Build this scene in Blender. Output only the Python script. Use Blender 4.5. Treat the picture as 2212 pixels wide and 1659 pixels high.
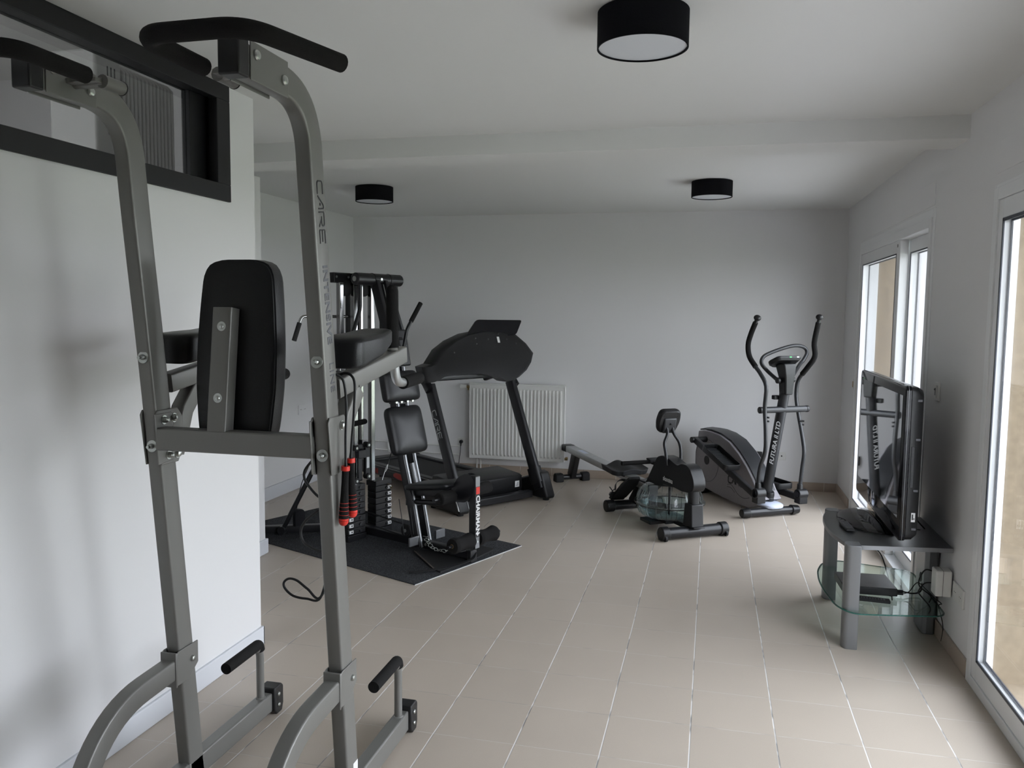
import bpy, bmesh, math, random
from mathutils import Vector, Matrix
for o in list(bpy.data.objects): bpy.data.objects.remove(o, do_unlink=True)
S = bpy.context.scene
C = S.collection
PI = math.pi

# ---------------------------------------------------------------- camera
cd = bpy.data.cameras.new('camera'); cam = bpy.data.objects.new('camera', cd); C.objects.link(cam)
cd.sensor_width = 36.0
cd.lens = 36.0 * 1783.41 / 2212.0
cd.clip_start = 0.05; cd.clip_end = 200
_r, _u, _f = Vector((0.971804, 0.235526, 0.011123)), Vector((-0.030985, 0.080798, 0.996249)), Vector((-0.233743, 0.968504, -0.085818))
mw = Matrix((_r, _u, -_f)).transposed().to_4x4(); mw.translation = (0, 0, 1.667)
cam.matrix_world = mw
S.camera = cam

# ---------------------------------------------------------------- sky, exposure
W = bpy.data.worlds.new('overcast_sky'); S.world = W; W.use_nodes = True
nt = W.node_tree; bg = nt.nodes['Background']
tc = nt.nodes.new('ShaderNodeTexCoord'); sx = nt.nodes.new('ShaderNodeSeparateXYZ'); rp = nt.nodes.new('ShaderNodeValToRGB')
nt.links.new(tc.outputs['Generated'], sx.inputs[0]); nt.links.new(sx.outputs['Z'], rp.inputs[0]); nt.links.new(rp.outputs[0], bg.inputs[0])
rp.color_ramp.elements[0].position = 0.0; rp.color_ramp.elements[0].color = (0.89, 0.935, 1.0, 1)
rp.color_ramp.elements[1].position = 0.9; rp.color_ramp.elements[1].color = (0.82, 0.895, 1.0, 1)
bg.inputs[1].default_value = 8.3
S.view_settings.view_transform = 'Standard'; S.view_settings.look = 'None'
S.view_settings.exposure = 0.0; S.view_settings.gamma = 1.0
try: S.view_settings.use_curve_mapping = False
except Exception: pass
S.cycles.max_bounces = 14; S.cycles.diffuse_bounces = 8; S.cycles.transparent_max_bounces = 16; S.cycles.transmission_bounces = 12
S.cycles.caustics_refractive = False; S.cycles.caustics_reflective = False
S.cycles.use_denoising = True

# ---------------------------------------------------------------- materials
def mat(name, col, rough=0.5, metal=0.0, spec=0.5, noise=0.0, nscale=40.0, bump=0.0, coat=0.0, trans=0.0, ior=1.45):
    m = bpy.data.materials.new(name); m.use_nodes = True
    n = m.node_tree; b = n.nodes['Principled BSDF']
    b.inputs['Base Color'].default_value = (*col, 1); b.inputs['Roughness'].default_value = rough
    b.inputs['Metallic'].default_value = metal; b.inputs['Specular IOR Level'].default_value = spec
    b.inputs['Coat Weight'].default_value = coat; b.inputs['Transmission Weight'].default_value = trans; b.inputs['IOR'].default_value = ior
    if noise or bump:
        t = n.nodes.new('ShaderNodeTexCoord'); z = n.nodes.new('ShaderNodeTexNoise'); z.inputs['Scale'].default_value = nscale; z.inputs['Detail'].default_value = 4
        n.links.new(t.outputs['Object'], z.inputs['Vector'])
        if noise:
            c = n.nodes.new('ShaderNodeValToRGB'); e = c.color_ramp.elements
            e[0].position = 0.3; e[1].position = 0.7
            e[0].color = (*[max(0, k * (1 - noise)) for k in col], 1); e[1].color = (*[min(1, k * (1 + noise)) for k in col], 1)
            n.links.new(z.outputs['Fac'], c.inputs[0]); n.links.new(c.outputs[0], b.inputs['Base Color'])
        if bump:
            p = n.nodes.new('ShaderNodeBump'); p.inputs['Strength'].default_value = bump; p.inputs['Distance'].default_value = 0.002
            n.links.new(z.outputs['Fac'], p.inputs['Height']); n.links.new(p.outputs[0], b.inputs['Normal'])
    return m

def glassmat(name, tint=(1, 1, 1), rough=0.0, ior=1.5):
    m = bpy.data.materials.new(name); m.use_nodes = True; n = m.node_tree
    for x in list(n.nodes): n.nodes.remove(x)
    o = n.nodes.new('ShaderNodeOutputMaterial'); mx = n.nodes.new('ShaderNodeMixShader'); t = n.nodes.new('ShaderNodeBsdfTransparent'); g = n.nodes.new('ShaderNodeBsdfGlossy'); f = n.nodes.new('ShaderNodeMath'); lw = n.nodes.new('ShaderNodeLayerWeight'); pw_ = n.nodes.new('ShaderNodeMath')
    lw.inputs[0].default_value = 0.5; pw_.operation = 'POWER'; pw_.inputs[1].default_value = 5.0; f.operation = 'MULTIPLY_ADD'; f.inputs[1].default_value = 0.96; f.inputs[2].default_value = ((ior - 1) / (ior + 1)) ** 2
    n.links.new(lw.outputs['Facing'], pw_.inputs[0]); n.links.new(pw_.outputs[0], f.inputs[0])
    t.inputs[0].default_value = (*tint, 1); g.inputs['Roughness'].default_value = rough
    n.links.new(f.outputs[0], mx.inputs[0]); n.links.new(t.outputs[0], mx.inputs[1]); n.links.new(g.outputs[0], mx.inputs[2]); n.links.new(mx.outputs[0], o.inputs[0])
    return m

def tilemat(name, base, groutx, s, x0, y0, jx, jy, rough):
    """square floor tiles: light joints along y, faint thin joints along x"""
    m = bpy.data.materials.new(name); m.use_nodes = True; n = m.node_tree; b = n.nodes['Principled BSDF']; L = n.links.new
    t = n.nodes.new('ShaderNodeTexCoord'); sp = n.nodes.new('ShaderNodeSeparateXYZ'); L(t.outputs['Object'], sp.inputs[0])
    def mth(op, a, b_=None):
        k = n.nodes.new('ShaderNodeMath'); k.operation = op
        for i, v in enumerate((a, b_)):
            if v is None: continue
            if isinstance(v, (int, float)): k.inputs[i].default_value = v
            else: L(v, k.inputs[i])
        return k.outputs[0]
    wob = n.nodes.new('ShaderNodeTexNoise'); wob.inputs['Scale'].default_value = 9; L(t.outputs['Object'], wob.inputs['Vector'])
    w = mth('MULTIPLY', mth('SUBTRACT', wob.outputs['Fac'], 0.5), 0.006)
    def line(out, off, width):
        a = mth('ADD', mth('DIVIDE', mth('SUBTRACT', out, off), s), 100.0)
        a = mth('ADD', a, w)
        d = mth('ABSOLUTE', mth('SUBTRACT', mth('FRACT', mth('ADD', a, 0.5)), 0.5))
        mr = n.nodes.new('ShaderNodeMapRange'); L(d, mr.inputs[0]); mr.inputs[1].default_value = width / s * 0.35; mr.inputs[2].default_value = width / s * 0.65
        mr.inputs[3].default_value = 1.0; mr.inputs[4].default_value = 0.0
        cell = mth('FLOOR', a)
        return mr.outputs[0], cell
    lx, cx = line(sp.outputs[0], x0, jx); ly, cy = line(sp.outputs[1], y0, jy)
    cb = n.nodes.new('ShaderNodeCombineXYZ'); L(cx, cb.inputs[0]); L(cy, cb.inputs[1])
    wn = n.nodes.new('ShaderNodeTexWhiteNoise'); L(cb.outputs[0], wn.inputs['Vector'])
    nz = n.nodes.new('ShaderNodeTexNoise'); nz.inputs['Scale'].default_value = 260; nz.inputs['Detail'].default_value = 3; L(t.outputs['Object'], nz.inputs['Vector'])
    n2 = n.nodes.new('ShaderNodeTexNoise'); n2.inputs['Scale'].default_value = 3; L(t.outputs['Object'], n2.inputs['Vector'])
    v = mth('ADD', mth('MULTIPLY', wn.outputs['Value'], 0.05), mth('ADD', mth('MULTIPLY', nz.outputs['Fac'], 0.14), mth('MULTIPLY', n2.outputs['Fac'], 0.10)))
    v = mth('ADD', v, 0.86)
    vm = n.nodes.new('ShaderNodeVectorMath'); vm.operation = 'SCALE'; vm.inputs[0].default_value = base; L(v, vm.inputs['Scale'])
    # joints along y are pale; worn dark in places
    jn = n.nodes.new('ShaderNodeTexNoise'); jn.inputs['Scale'].default_value = 5.0; L(t.outputs['Object'], jn.inputs['Vector'])
    jr = n.nodes.new('ShaderNodeValToRGB'); jr.color_ramp.elements[0].position = 0.37; jr.color_ramp.elements[1].position = 0.46
    jr.color_ramp.elements[0].color = (*[k * 0.42 for k in groutx], 1); jr.color_ramp.elements[1].color = (*groutx, 1); L(jn.outputs['Fac'], jr.inputs[0])
    m1 = n.nodes.new('ShaderNodeMix'); m1.data_type = 'RGBA'; L(lx, m1.inputs[0]); L(vm.outputs[0], m1.inputs[6]); L(jr.outputs[0], m1.inputs[7])
    fy = mth('MULTIPLY', ly, 0.62)
    m2 = n.nodes.new('ShaderNodeMix'); m2.data_type = 'RGBA'; L(fy, m2.inputs[0]); L(m1.outputs[2], m2.inputs[6]); L(jr.outputs[0], m2.inputs[7])
    L(m2.outputs[2], b.inputs['Base Color'])
    r_ = mth('ADD', mth('MULTIPLY', mth('MAXIMUM', lx, ly), 0.4), rough)
    L(r_, b.inputs['Roughness'])
    bp = n.nodes.new('ShaderNodeBump'); bp.inputs['Strength'].default_value = 0.5; bp.inputs['Distance'].default_value = 0.0015
    L(mth('SUBTRACT', mth('MULTIPLY', n2.outputs['Fac'], 0.35), mth('MAXIMUM', lx, mth('MULTIPLY', ly, 0.5))), bp.inputs['Height']); L(bp.outputs[0], b.inputs['Normal'])
    return m

def carpetmat():
    m = bpy.data.materials.new('speckled_carpet'); m.use_nodes = True; n = m.node_tree; b = n.nodes['Principled BSDF']; L = n.links.new
    t = n.nodes.new('ShaderNodeTexCoord'); z = n.nodes.new('ShaderNodeTexNoise'); z.inputs['Scale'].default_value = 190; z.inputs['Detail'].default_value = 5; z.inputs['Roughness'].default_value = 0.75
    L(t.outputs['Object'], z.inputs['Vector']); c = n.nodes.new('ShaderNodeValToRGB'); e = c.color_ramp.elements
    e[0].position = 0.45; e[0].color = (0.022, 0.023, 0.026, 1); e[1].position = 0.72; e[1].color = (0.16, 0.165, 0.175, 1)
    L(z.outputs['Fac'], c.inputs[0]); L(c.outputs[0], b.inputs['Base Color']); b.inputs['Roughness'].default_value = 0.95; b.inputs['Specular IOR Level'].default_value = 0.1
    p = n.nodes.new('ShaderNodeBump'); p.inputs['Strength'].default_value = 1.0; p.inputs['Distance'].default_value = 0.004; L(z.outputs['Fac'], p.inputs['Height']); L(p.outputs[0], b.inputs['Normal'])
    return m

M = dict(
    wall=mat('white_wall_paint', (0.715, 0.713, 0.718), 0.75, bump=0.06, nscale=180),
    ceil=mat('white_ceiling_paint', (0.70, 0.705, 0.695), 0.85, bump=0.05, nscale=160),
    bounce_cut=mat('bounce_cut_wall', (0.14, 0.13, 0.12), 0.8),  # unseen front wall, coloured dark to cut light bounced onto the tower
    skirt=mat('white_skirting', (0.66, 0.68, 0.72), 0.4),
    floor=tilemat('beige_floor_tiles', (0.475, 0.412, 0.348), (0.66, 0.64, 0.62), 0.33, -1.026, 0.02, 0.005, 0.003, 0.34),
    tskirt=tilemat('beige_skirting_tiles', (0.40, 0.33, 0.27), (0.60, 0.57, 0.52), 0.33, -0.9, 0.1, 0.006, 0.006, 0.45),
    pvc=mat('white_window_plastic', (0.74, 0.75, 0.76), 0.3),
    gasket=mat('dark_gasket', (0.05, 0.055, 0.07), 0.5),
    glass=glassmat('clear_pane'),
    pane=glassmat('dark_interior_pane', (0.56, 0.56, 0.55)),
    black=mat('black_plastic', (0.009, 0.009, 0.010), 0.40, noise=0.15, nscale=60),
    blackg=mat('black_gloss', (0.006, 0.006, 0.008), 0.05, spec=0.4),
    blackm=mat('black_metal', (0.010, 0.010, 0.012), 0.34, spec=0.5, bump=0.04, nscale=200),
    charc=mat('charcoal_metal', (0.022, 0.023, 0.026), 0.4, spec=0.6, bump=0.04, nscale=200),
    leather=mat('black_leatherette', (0.008, 0.0085, 0.010), 0.36, spec=0.45, bump=0.25, nscale=240),
    foam=mat('black_foam', (0.012, 0.0115, 0.0115), 0.9, spec=0.2, bump=0.6, nscale=300),
    steel=mat('grey_painted_steel', (0.185, 0.182, 0.172), 0.38, metal=0.3, spec=0.5, bump=0.05, nscale=220),
    chrome=mat('chrome', (0.42, 0.42, 0.42), 0.18, metal=1.0),
    zinc=mat('zinc_bolt', (0.50, 0.52, 0.50), 0.28, metal=1.0),
    alu=mat('brushed_aluminium', (0.42, 0.43, 0.43), 0.35, metal=0.7, noise=0.06, nscale=30),
    silver=mat('silver_plastic', (0.23, 0.235, 0.245), 0.36, metal=0.55),
    silverd=mat('dark_silver_board', (0.10, 0.102, 0.106), 0.34, metal=0.5, bump=0.1, nscale=200),
    red=mat('red_plastic', (0.62, 0.03, 0.02), 0.35),
    redd=mat('dark_red_print', (0.32, 0.03, 0.025), 0.5),
    white=mat('white_plastic', (0.68, 0.68, 0.66), 0.35),
    paper=mat('white_sticker', (0.72, 0.72, 0.72), 0.5),
    rad=mat('white_enamel', (0.72, 0.72, 0.70), 0.28),
    brass=mat('brass_valve', (0.40, 0.30, 0.16), 0.35, metal=0.9),
    lilac=mat('grey_lilac_shell', (0.29, 0.275, 0.295), 0.32, noise=0.05, nscale=50),
    bluew=mat('pale_blue_plastic', (0.55, 0.60, 0.72), 0.35),
    fabric=mat('black_lamp_fabric', (0.008, 0.008, 0.010), 0.95, spec=0.1, bump=0.3, nscale=400),
    diff=mat('white_diffuser', (0.62, 0.64, 0.68), 0.4),
    framed=mat('black_window_frame', (0.006, 0.006, 0.008), 0.5),
    screen=mat('tv_screen', (0.006, 0.007, 0.009), 0.02, spec=0.9, coat=1.0),
    glasst=glassmat('green_shelf_glass', (0.83, 0.92, 0.89), 0.0, 1.52),
    gedge=mat('green_glass_edge', (0.03, 0.16, 0.13), 0.15, trans=0.3),
    tank=glassmat('clear_tank', (0.90, 0.92, 0.92), 0.0, 1.6),
    rib=mat('clear_rib', (0.55, 0.60, 0.60), 0.1, trans=0.75, ior=1.4),
    water=glassmat('tank_water', (0.80, 0.90, 0.90), 0.0, 1.33),
    carpet=carpetmat(),
    rubber=mat('black_rubber', (0.010, 0.010, 0.011), 0.7, bump=0.2, nscale=120),
    cable=mat('black_cable', (0.010, 0.010, 0.011), 0.5),
    stucco=mat('beige_render', (0.27, 0.215, 0.15), 0.95, noise=0.12, nscale=25, bump=0.8),
    pale_refl=mat('white_reflection', (0.5, 0.5, 0.52), 0.9, bump=0.3, nscale=60),  # colour of the block that imitates a glass reflection
    pave=mat('grey_paving', (0.48, 0.47, 0.46), 0.9, noise=0.1, nscale=8),
    grass=mat('grass', (0.20, 0.23, 0.14), 0.95, noise=0.4, nscale=20),
    bark=mat('bark', (0.10, 0.085, 0.07), 0.95, noise=0.2, nscale=14),
    twig=mat('foliage_green', (0.10, 0.14, 0.06), 0.9, noise=0.3, nscale=9),
    yellow=mat('yellow_paint', (0.75, 0.55, 0.03), 0.5),
    grey1=mat('decal_grey', (0.10, 0.10, 0.115), 0.45),
    dark=mat('decal_black', (0.012, 0.012, 0.014), 0.4),
    lightp=mat('decal_light', (0.55, 0.56, 0.57), 0.45),
    green=mat('green_led_button', (0.05, 0.5, 0.12), 0.3),
)

# ---------------------------------------------------------------- helpers
def V(*a): return Vector(a[0] if len(a) == 1 else a)
def fillet(pts, f, n=5, closed=False):
    pts = [V(p) for p in pts]
    if not f: return pts
    out = []; N = len(pts)
    for i, p in enumerate(pts):
        if not closed and i in (0, N - 1): out.append(p); continue
        a = pts[(i - 1) % N] - p; b = pts[(i + 1) % N] - p
        d = min(f, a.length * 0.49, b.length * 0.49)
        p0 = p + a.normalized() * d; p2 = p + b.normalized() * d
        for k in range(n + 1):
            t = k / n; out.append(p0 * (1 - t) ** 2 + p * 2 * t * (1 - t) + p2 * t * t)
    return out
def crom(pts, n=6):
    """smooth curve through points"""
    P = [V(p) for p in pts]; P = [P[0] * 2 - P[1]] + P + [P[-1] * 2 - P[-2]]; out = []
    for i in range(1, len(P) - 2):
        for k in range(n):
            t = k / n; a, b, c, d = P[i - 1], P[i], P[i + 1], P[i + 2]
            out.append(0.5 * ((2 * b) + (c - a) * t + (2 * a - 5 * b + 4 * c - d) * t * t + (3 * b - a - 3 * c + d) * t ** 3))
    out.append(P[-2]); return out
def rect(w, h, r=0.0, n=3):
    if r <= 0: return [(-w / 2, -h / 2), (w / 2, -h / 2), (w / 2, h / 2), (-w / 2, h / 2)]
    o = []
    for cx, cy, a in ((w / 2 - r, h / 2 - r, 0), (-w / 2 + r, h / 2 - r, 90), (-w / 2 + r, -h / 2 + r, 180), (w / 2 - r, -h / 2 + r, 270)):
        for k in range(n + 1):
            t = math.radians(a + 90 * k / n); o.append((cx + r * math.cos(t), cy + r * math.sin(t)))
    return o
def circ(r, n=14, ry=None): return [(r * math.cos(2 * PI * k / n), (ry or r) * math.sin(2 * PI * k / n)) for k in range(n)]

class B:
    def __init__(s): s.bm = bmesh.new(); s.ly = s.bm.verts.layers.int.new('piece'); s.k = 0
    def cut(s):
        """what follows becomes a part of its own"""
        s.k += 1; return s
    def _v(s, p, X=None):
        v = s.bm.verts.new(X @ V(p) if X else V(p)); v[s.ly] = s.k; return v
    def box(s, x0, x1, y0, y1, z0, z1, X=None):
        v = [s._v((x, y, z), X) for x in (x0, x1) for y in (y0, y1) for z in (z0, z1)]
        for f in ((0, 1, 3, 2), (4, 6, 7, 5), (0, 4, 5, 1), (2, 3, 7, 6), (0, 2, 6, 4), (1, 5, 7, 3)): s.bm.faces.new([v[i] for i in f])
        return s
    def rings(s, R, cap=True, close=False, loop=True):
        vs = [[s._v(p) for p in r_] for r_ in R]; m = len(vs[0])
        rng = range(len(vs) if close else len(vs) - 1)
        for i in rng:
            a, b = vs[i], vs[(i + 1) % len(vs)]
            for k in range(m if loop else m - 1):
                try: s.bm.faces.new((a[k], a[(k + 1) % m], b[(k + 1) % m], b[k]))
                except ValueError: pass
        if cap and not close:
            for r_ in (vs[0], vs[-1]):
                if len(r_) > 2: s.bm.faces.new(r_)
        return s
    def sweep(s, pts, sec, side=None, close=False, scale=None):
        P = [V(p) for p in pts]; R = []; n = None; N = len(P)
        for i, p in enumerate(P):
            if close: t = (P[(i + 1) % N] - P[i - 1]).normalized()
            else: t = (P[min(i + 1, N - 1)] - P[max(i - 1, 0)]).normalized()
            if side is not None: a = V(side); a = (a - t * a.dot(t)).normalized()
            elif n is None:
                a = V(0, 0, 1) if abs(t.z) < 0.9 else V(1, 0, 0); a = t.cross(a).normalized()
            else: a = (n - t * n.dot(t)).normalized()
            n = a; b = t.cross(a); k = scale(i / (N - 1)) if scale else 1
            # mitre widening on sharp corners
            mk = 1.0
            if side is not None and 0 < i < N - 1:
                c = (P[i] - P[i - 1]).normalized().dot((P[i + 1] - P[i]).normalized()); mk = 1 / max(0.5, math.sqrt(max(0.0, (1 + c) / 2)))
            R.append([p + a * x * k + b * y * k * mk for x, y in sec])
        return s.rings(R, close=close)
    def tube(s, pts, r, f=0.0, seg=14, close=False, n=6):
        return s.sweep(fillet(pts, f, n, close), circ(r, seg), close=close)
    def cyl(s, a, b, r, r2=None, seg=24):
        a, b = V(a), V(b); t = (b - a).normalized(); x = t.orthogonal().normalized(); y = t.cross(x)
        return s.rings([[c + (x * math.cos(k) + y * math.sin(k)) * q for k in [2 * PI * i / seg for i in range(seg)]] for c, q in ((a, r), (b, r if r2 is None else r2))])
    def prism(s, outl, ax, a, b, X=None):
        def p(q, w):
            q = list(q); q.insert(ax, w); return q
        A = [s._v(p(q, a), X) for q in outl]; D = [s._v(p(q, b), X) for q in outl]; n = len(A)
        s.bm.faces.new(A); s.bm.faces.new(D[::-1])
        for i in range(n): s.bm.faces.new((A[i], D[i], D[(i + 1) % n], A[(i + 1) % n]))
        return s
    def lathe(s, prof, c=(0, 0, 0), seg=48, X=None, closed=False):
        R = []
        for i in range(seg):
            a = 2 * PI * i / seg
            R.append([(X @ V(r * math.cos(a), r * math.sin(a), z) if X else V(r * math.cos(a), r * math.sin(a), z)) + V(c) for r, z in prof])
        s.rings(R, close=True, loop=closed); bmesh.ops.remove_doubles(s.bm, verts=[v for v in s.bm.verts if v[s.ly] == s.k], dist=1e-5); return s
    def cush(s, X, sx, sy, sz, e=0.35, e2=0.35, n=14, m=36):
        """rounded cushion: superellipsoid, half sizes sx sy sz"""
        R = []; pw = lambda c, e_: math.copysign(abs(c) ** e_, c)
        for i in range(1, n):
            ph = -PI / 2 + PI * i / n
            R.append([X @ V(sx * pw(math.cos(ph), e2) * pw(math.cos(t), e), sy * pw(math.cos(ph), e2) * pw(math.sin(t), e), sz * pw(math.sin(ph), e2)) for t in [2 * PI * k / m for k in range(m)]])
        return s.rings(R)
    def ball(s, c, r, X=None):
        mt = Matrix.Translation(V(c)) @ (X or Matrix())
        return s.cush(mt, r, r, r, 1, 1, 10, 16)
    def build(s, name, m, parent=None, bevel=0.0, smooth=True, seg=2, ang=35, loc=None):
        if s.k > 1:
            o = None
            for k in range(1, s.k + 1):
                p = B(); mp = {v: p.bm.verts.new(v.co) for v in s.bm.verts if v[s.ly] == k}
                for f_ in s.bm.faces:
                    if f_.verts[0] in mp: p.bm.faces.new([mp[v] for v in f_.verts])
                o = p.build(name, m, parent, bevel, smooth, seg, ang, loc)
            s.bm.free(); return o
        bmesh.ops.recalc_face_normals(s.bm, faces=s.bm.faces)
        if loc is not None: bmesh.ops.translate(s.bm, verts=s.bm.verts, vec=-V(loc))
        me = bpy.data.meshes.new(name); s.bm.to_mesh(me); s.bm.free()
        if smooth:
            me.shade_smooth()
            try: me.set_sharp_from_angle(angle=math.radians(ang))
            except Exception: pass
        me.materials.append(M[m] if isinstance(m, str) else m)
        o = bpy.data.objects.new(name, me); C.objects.link(o)
        if loc is not None: o.location = loc
        if parent: o.parent = parent
        if bevel:
            b = o.modifiers.new('bevel', 'BEVEL'); b.width = bevel; b.segments = seg; b.limit_method = 'ANGLE'; b.angle_limit = math.radians(40)
        return o

def tag(o, label, cat, group=None):
    o['label'] = label; o['category'] = cat
    if group: o['group'] = group
    return o
def thing(name, label, cat, loc=(0, 0, 0), rz=0.0, group=None):
    o = bpy.data.objects.new(name, None); C.objects.link(o); o.empty_display_size = 0.1
    o.location = loc; o.rotation_euler = (0, 0, math.radians(rz)); return tag(o, label, cat, group)
def struct(o): o['kind'] = 'structure'; return o
def copytree(o, parent=None):
    c = o.copy(); C.objects.link(c)
    if parent: c.parent = parent
    for ch in list(o.children): copytree(ch, c)
    return c
def X3(loc, x=None, z=None):
    """frame at loc with local x along x and local z along z"""
    if z is None: z = V(0, 0, 1)
    z = V(z).normalized(); x = V(x) if x is not None else z.orthogonal(); x = (x - z * x.dot(z)).normalized(); y = z.cross(x)
    m_ = Matrix((x, y, z)).transposed().to_4x4(); m_.translation = V(loc); return m_
def text(s, size, m, parent, X, name='lettering', bold=0.0, shear=0.0, sx=1.0, align='CENTER', space=1.0):
    c = bpy.data.curves.new(name, 'FONT'); c.body = s; c.size = size; c.align_x = align; c.align_y = 'CENTER'; c.extrude = 0.0006; c.offset = bold; c.shear = shear; c.space_character = space; c.resolution_u = 4
    t = bpy.data.objects.new('tmp', c); C.objects.link(t); dg = bpy.context.evaluated_depsgraph_get(); dg.update()
    me = bpy.data.meshes.new_from_object(t.evaluated_get(dg)); bpy.data.objects.remove(t, do_unlink=True); bpy.data.curves.remove(c)
    me.transform(X @ Matrix.Diagonal((sx, 1, 1, 1))); me.name = name
    me.materials.clear(); me.materials.append(M[m]); o = bpy.data.objects.new(name, me); C.objects.link(o); o.parent = parent; return o
CARE = [  # stroked letters, unit height, as on the machines
    ([(0.85, 1), (0.25, 1), (0.1, 0.85), (0.1, 0.15), (0.25, 0), (0.85, 0)], 0),
    ([(0, 0), (0.55, 1), (0.75, 1), (0.75, 0)], 0.95), ([(0.42, 0.38), (0.58, 0.38)], 0.95),
    ([(0.05, 0), (0.05, 1), (0.75, 1), (0.85, 0.9), (0.85, 0.6), (0.75, 0.5), (0.3, 0.5)], 1.85), ([(0.45, 0.5), (0.9, 0)], 1.85),
    ([(0.9, 1), (0.1, 1), (0.1, 0), (0.9, 0)], 2.85), ([(0.1, 0.5), (0.8, 0.5)], 2.85)]
def carelogo(h, m, parent, X, st=0.16, sx=1.0, shear=0.0, name='lettering', only=None):
    b = B()
    for pts, off in CARE:
        if only is not None and off > only: continue
        P = fillet([V(((x + off) * sx + shear * y) * h, y * h, 0.0004) for x, y in pts], 0.12 * h, 3)
        b.sweep(P, rect(st * h, 0.0008), side=None) if False else strokes(b, P, st * h)
    bmesh.ops.transform(b.bm, matrix=X @ Matrix.Translation((-1.9 * sx * h, -h / 2, 0)), verts=b.bm.verts)
    return b.build(name, m, parent, smooth=False)
def strokes(b, P, w):
    L = []
    for i, p in enumerate(P):
        t = (P[min(i + 1, len(P) - 1)] - P[max(i - 1, 0)]).normalized(); nrm = V(-t.y, t.x, 0) * w / 2
        L.append([p + nrm, p - nrm, p - nrm + V(0, 0, 0.0006), p + nrm + V(0, 0, 0.0006)])
    b.rings(L)
def bolt(b, c, n, r=0.011, h=0.008, washer=0.0):
    c, n = V(c), V(n).normalized(); b.cut()
    if washer: b.cyl(c, c + n * 0.002, washer)
    b.cyl(c, c + n * h * 0.45, r, r, 16); b.cyl(c + n * h * 0.45, c + n * h * 0.8, r, r * 0.8, 16); b.cyl(c + n * h * 0.8, c + n * h, r * 0.8, r * 0.4, 16)

# ================================================================= ROOM
XR, XL, XP, YB, YN, ZC = 1.2, -3.75, -2.144, 8.253, -3.2, 2.66
def swall(name, b, m='wall', **k): return struct(b.build(name, m, smooth=False, **k))
b = B(); b.box(-4.6, XR + 0.02, YN, YB + 0.1, -0.06, 0); swall('floor', b, 'floor')
b = B(); b.box(XP - 0.1, XR + 0.5, YN - 0.1, YB + 0.2, ZC, ZC + 0.45); b.box(-4.7, XP - 0.1, 4.05, YB + 0.2, ZC, ZC + 0.45); b.box(-2.45, XP - 0.1, 3.59, 4.05, ZC, ZC + 0.45); swall('ceiling', b, 'ceil')
b = B(); b.box(-4.7, XP - 0.1, YN - 0.1, 4.0, 2.95, 3.1); swall('ceiling_office', b, 'ceil')
b = B(); b.box(XL - 0.1, XR + 0.4, YB, YB + 0.2, 0, ZC); swall('wall_back', b)
b = B(); b.box(-4.7, XR + 0.4, YN - 0.1, YN, 0, 2.95); swall('wall_front', b, 'bounce_cut')
b = B(); b.box(XL - 0.12, XL, 4.1, YB, 0, ZC); swall('wall_left', b)
# right wall with its two sliding door openings
D1 = (5.17, 7.50, 2.235); D2 = (1.0, 4.09, 2.235)
b = B()
def inner(a0, a1, z0, z1): b.box(XR, XR + 0.10, a0, a1, z0, z1)
inner(YN, D2[0], 0, ZC); inner(D2[1], D1[0], 0, ZC); inner(D1[1], YB, 0, ZC)
for d in (D1, D2): inner(d[0], d[1], d[2], ZC)
swall('wall_right', b)
b = B()
def outer(a0, a1, z0, z1): b.box(XR + 0.10, XR + 0.34, a0, a1, z0, z1)
outer(YN, D2[0], -0.1, ZC + 0.15); outer(D2[1], D1[0], -0.1, ZC + 0.15); outer(D1[1], YB + 0.2, -0.1, ZC + 0.15)
for d in (D1, D2): outer(d[0], d[1], d[2] + 0.02, ZC + 0.15); outer(d[0], d[1], -0.1, 0.0)
swall('wall_outside', b, 'stucco')
# ceiling beam
b = B(); b.box(XP - 1.7, XR + 0.05, 4.545, 4.82, 2.545, ZC + 0.1); swall('trim_1', b, 'ceil', bevel=0.004)
# pier carrying the beam on the left
b = B(); b.box(-3.75, -2.945, 4.40, 5.02, 0, 2.545); swall('wall_pier', b, 'wall', bevel=0.004)
b = B(); b.box(-3.75, -2.93, 4.385, 5.034, 0, 0.10); swall('baseboard_pier', b, 'skirt', bevel=0.004)
# partition with the interior window
WY0, WY1, WZ0, WZ1 = -0.6, 3.385, 2.15, 2.66
b = B(); b.box(XP - 0.1, XP, YN, 3.6, 0, WZ0 + 0.03); b.box(XP - 0.1, XP, WY1 - 0.03, 3.6, WZ0 + 0.03, ZC); b.box(XP - 0.1, XP, YN, WY0 + 0.03, WZ0 + 0.03, ZC)
swall('wall_partition', b, 'wall')
b = B(); b.box(XP - 0.002, XP + 0.014, YN, 3.612, 0, 0.095); b.box(XP - 0.1, XP + 0.014, 3.598, 3.612, 0, 0.095); swall('baseboard_partition', b, 'skirt', bevel=0.004)
b = B(); b.box(XL, XL + 0.014, 4.9, YB, 0, 0.12); swall('baseboard_left', b, 'skirt', bevel=0.004)
b = B(); b.box(-3.7, XR, YB - 0.012, YB, 0, 0.083); swall('baseboard_back', b, 'tskirt', bevel=0.003)
b = B(); b.box(XR - 0.012, XR, 4.10, 5.13, 0, 0.083); b.box(XR - 0.012, XR, 7.56, YB, 0, 0.083)
swall('baseboard_right', b, 'tskirt', bevel=0.003)
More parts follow.
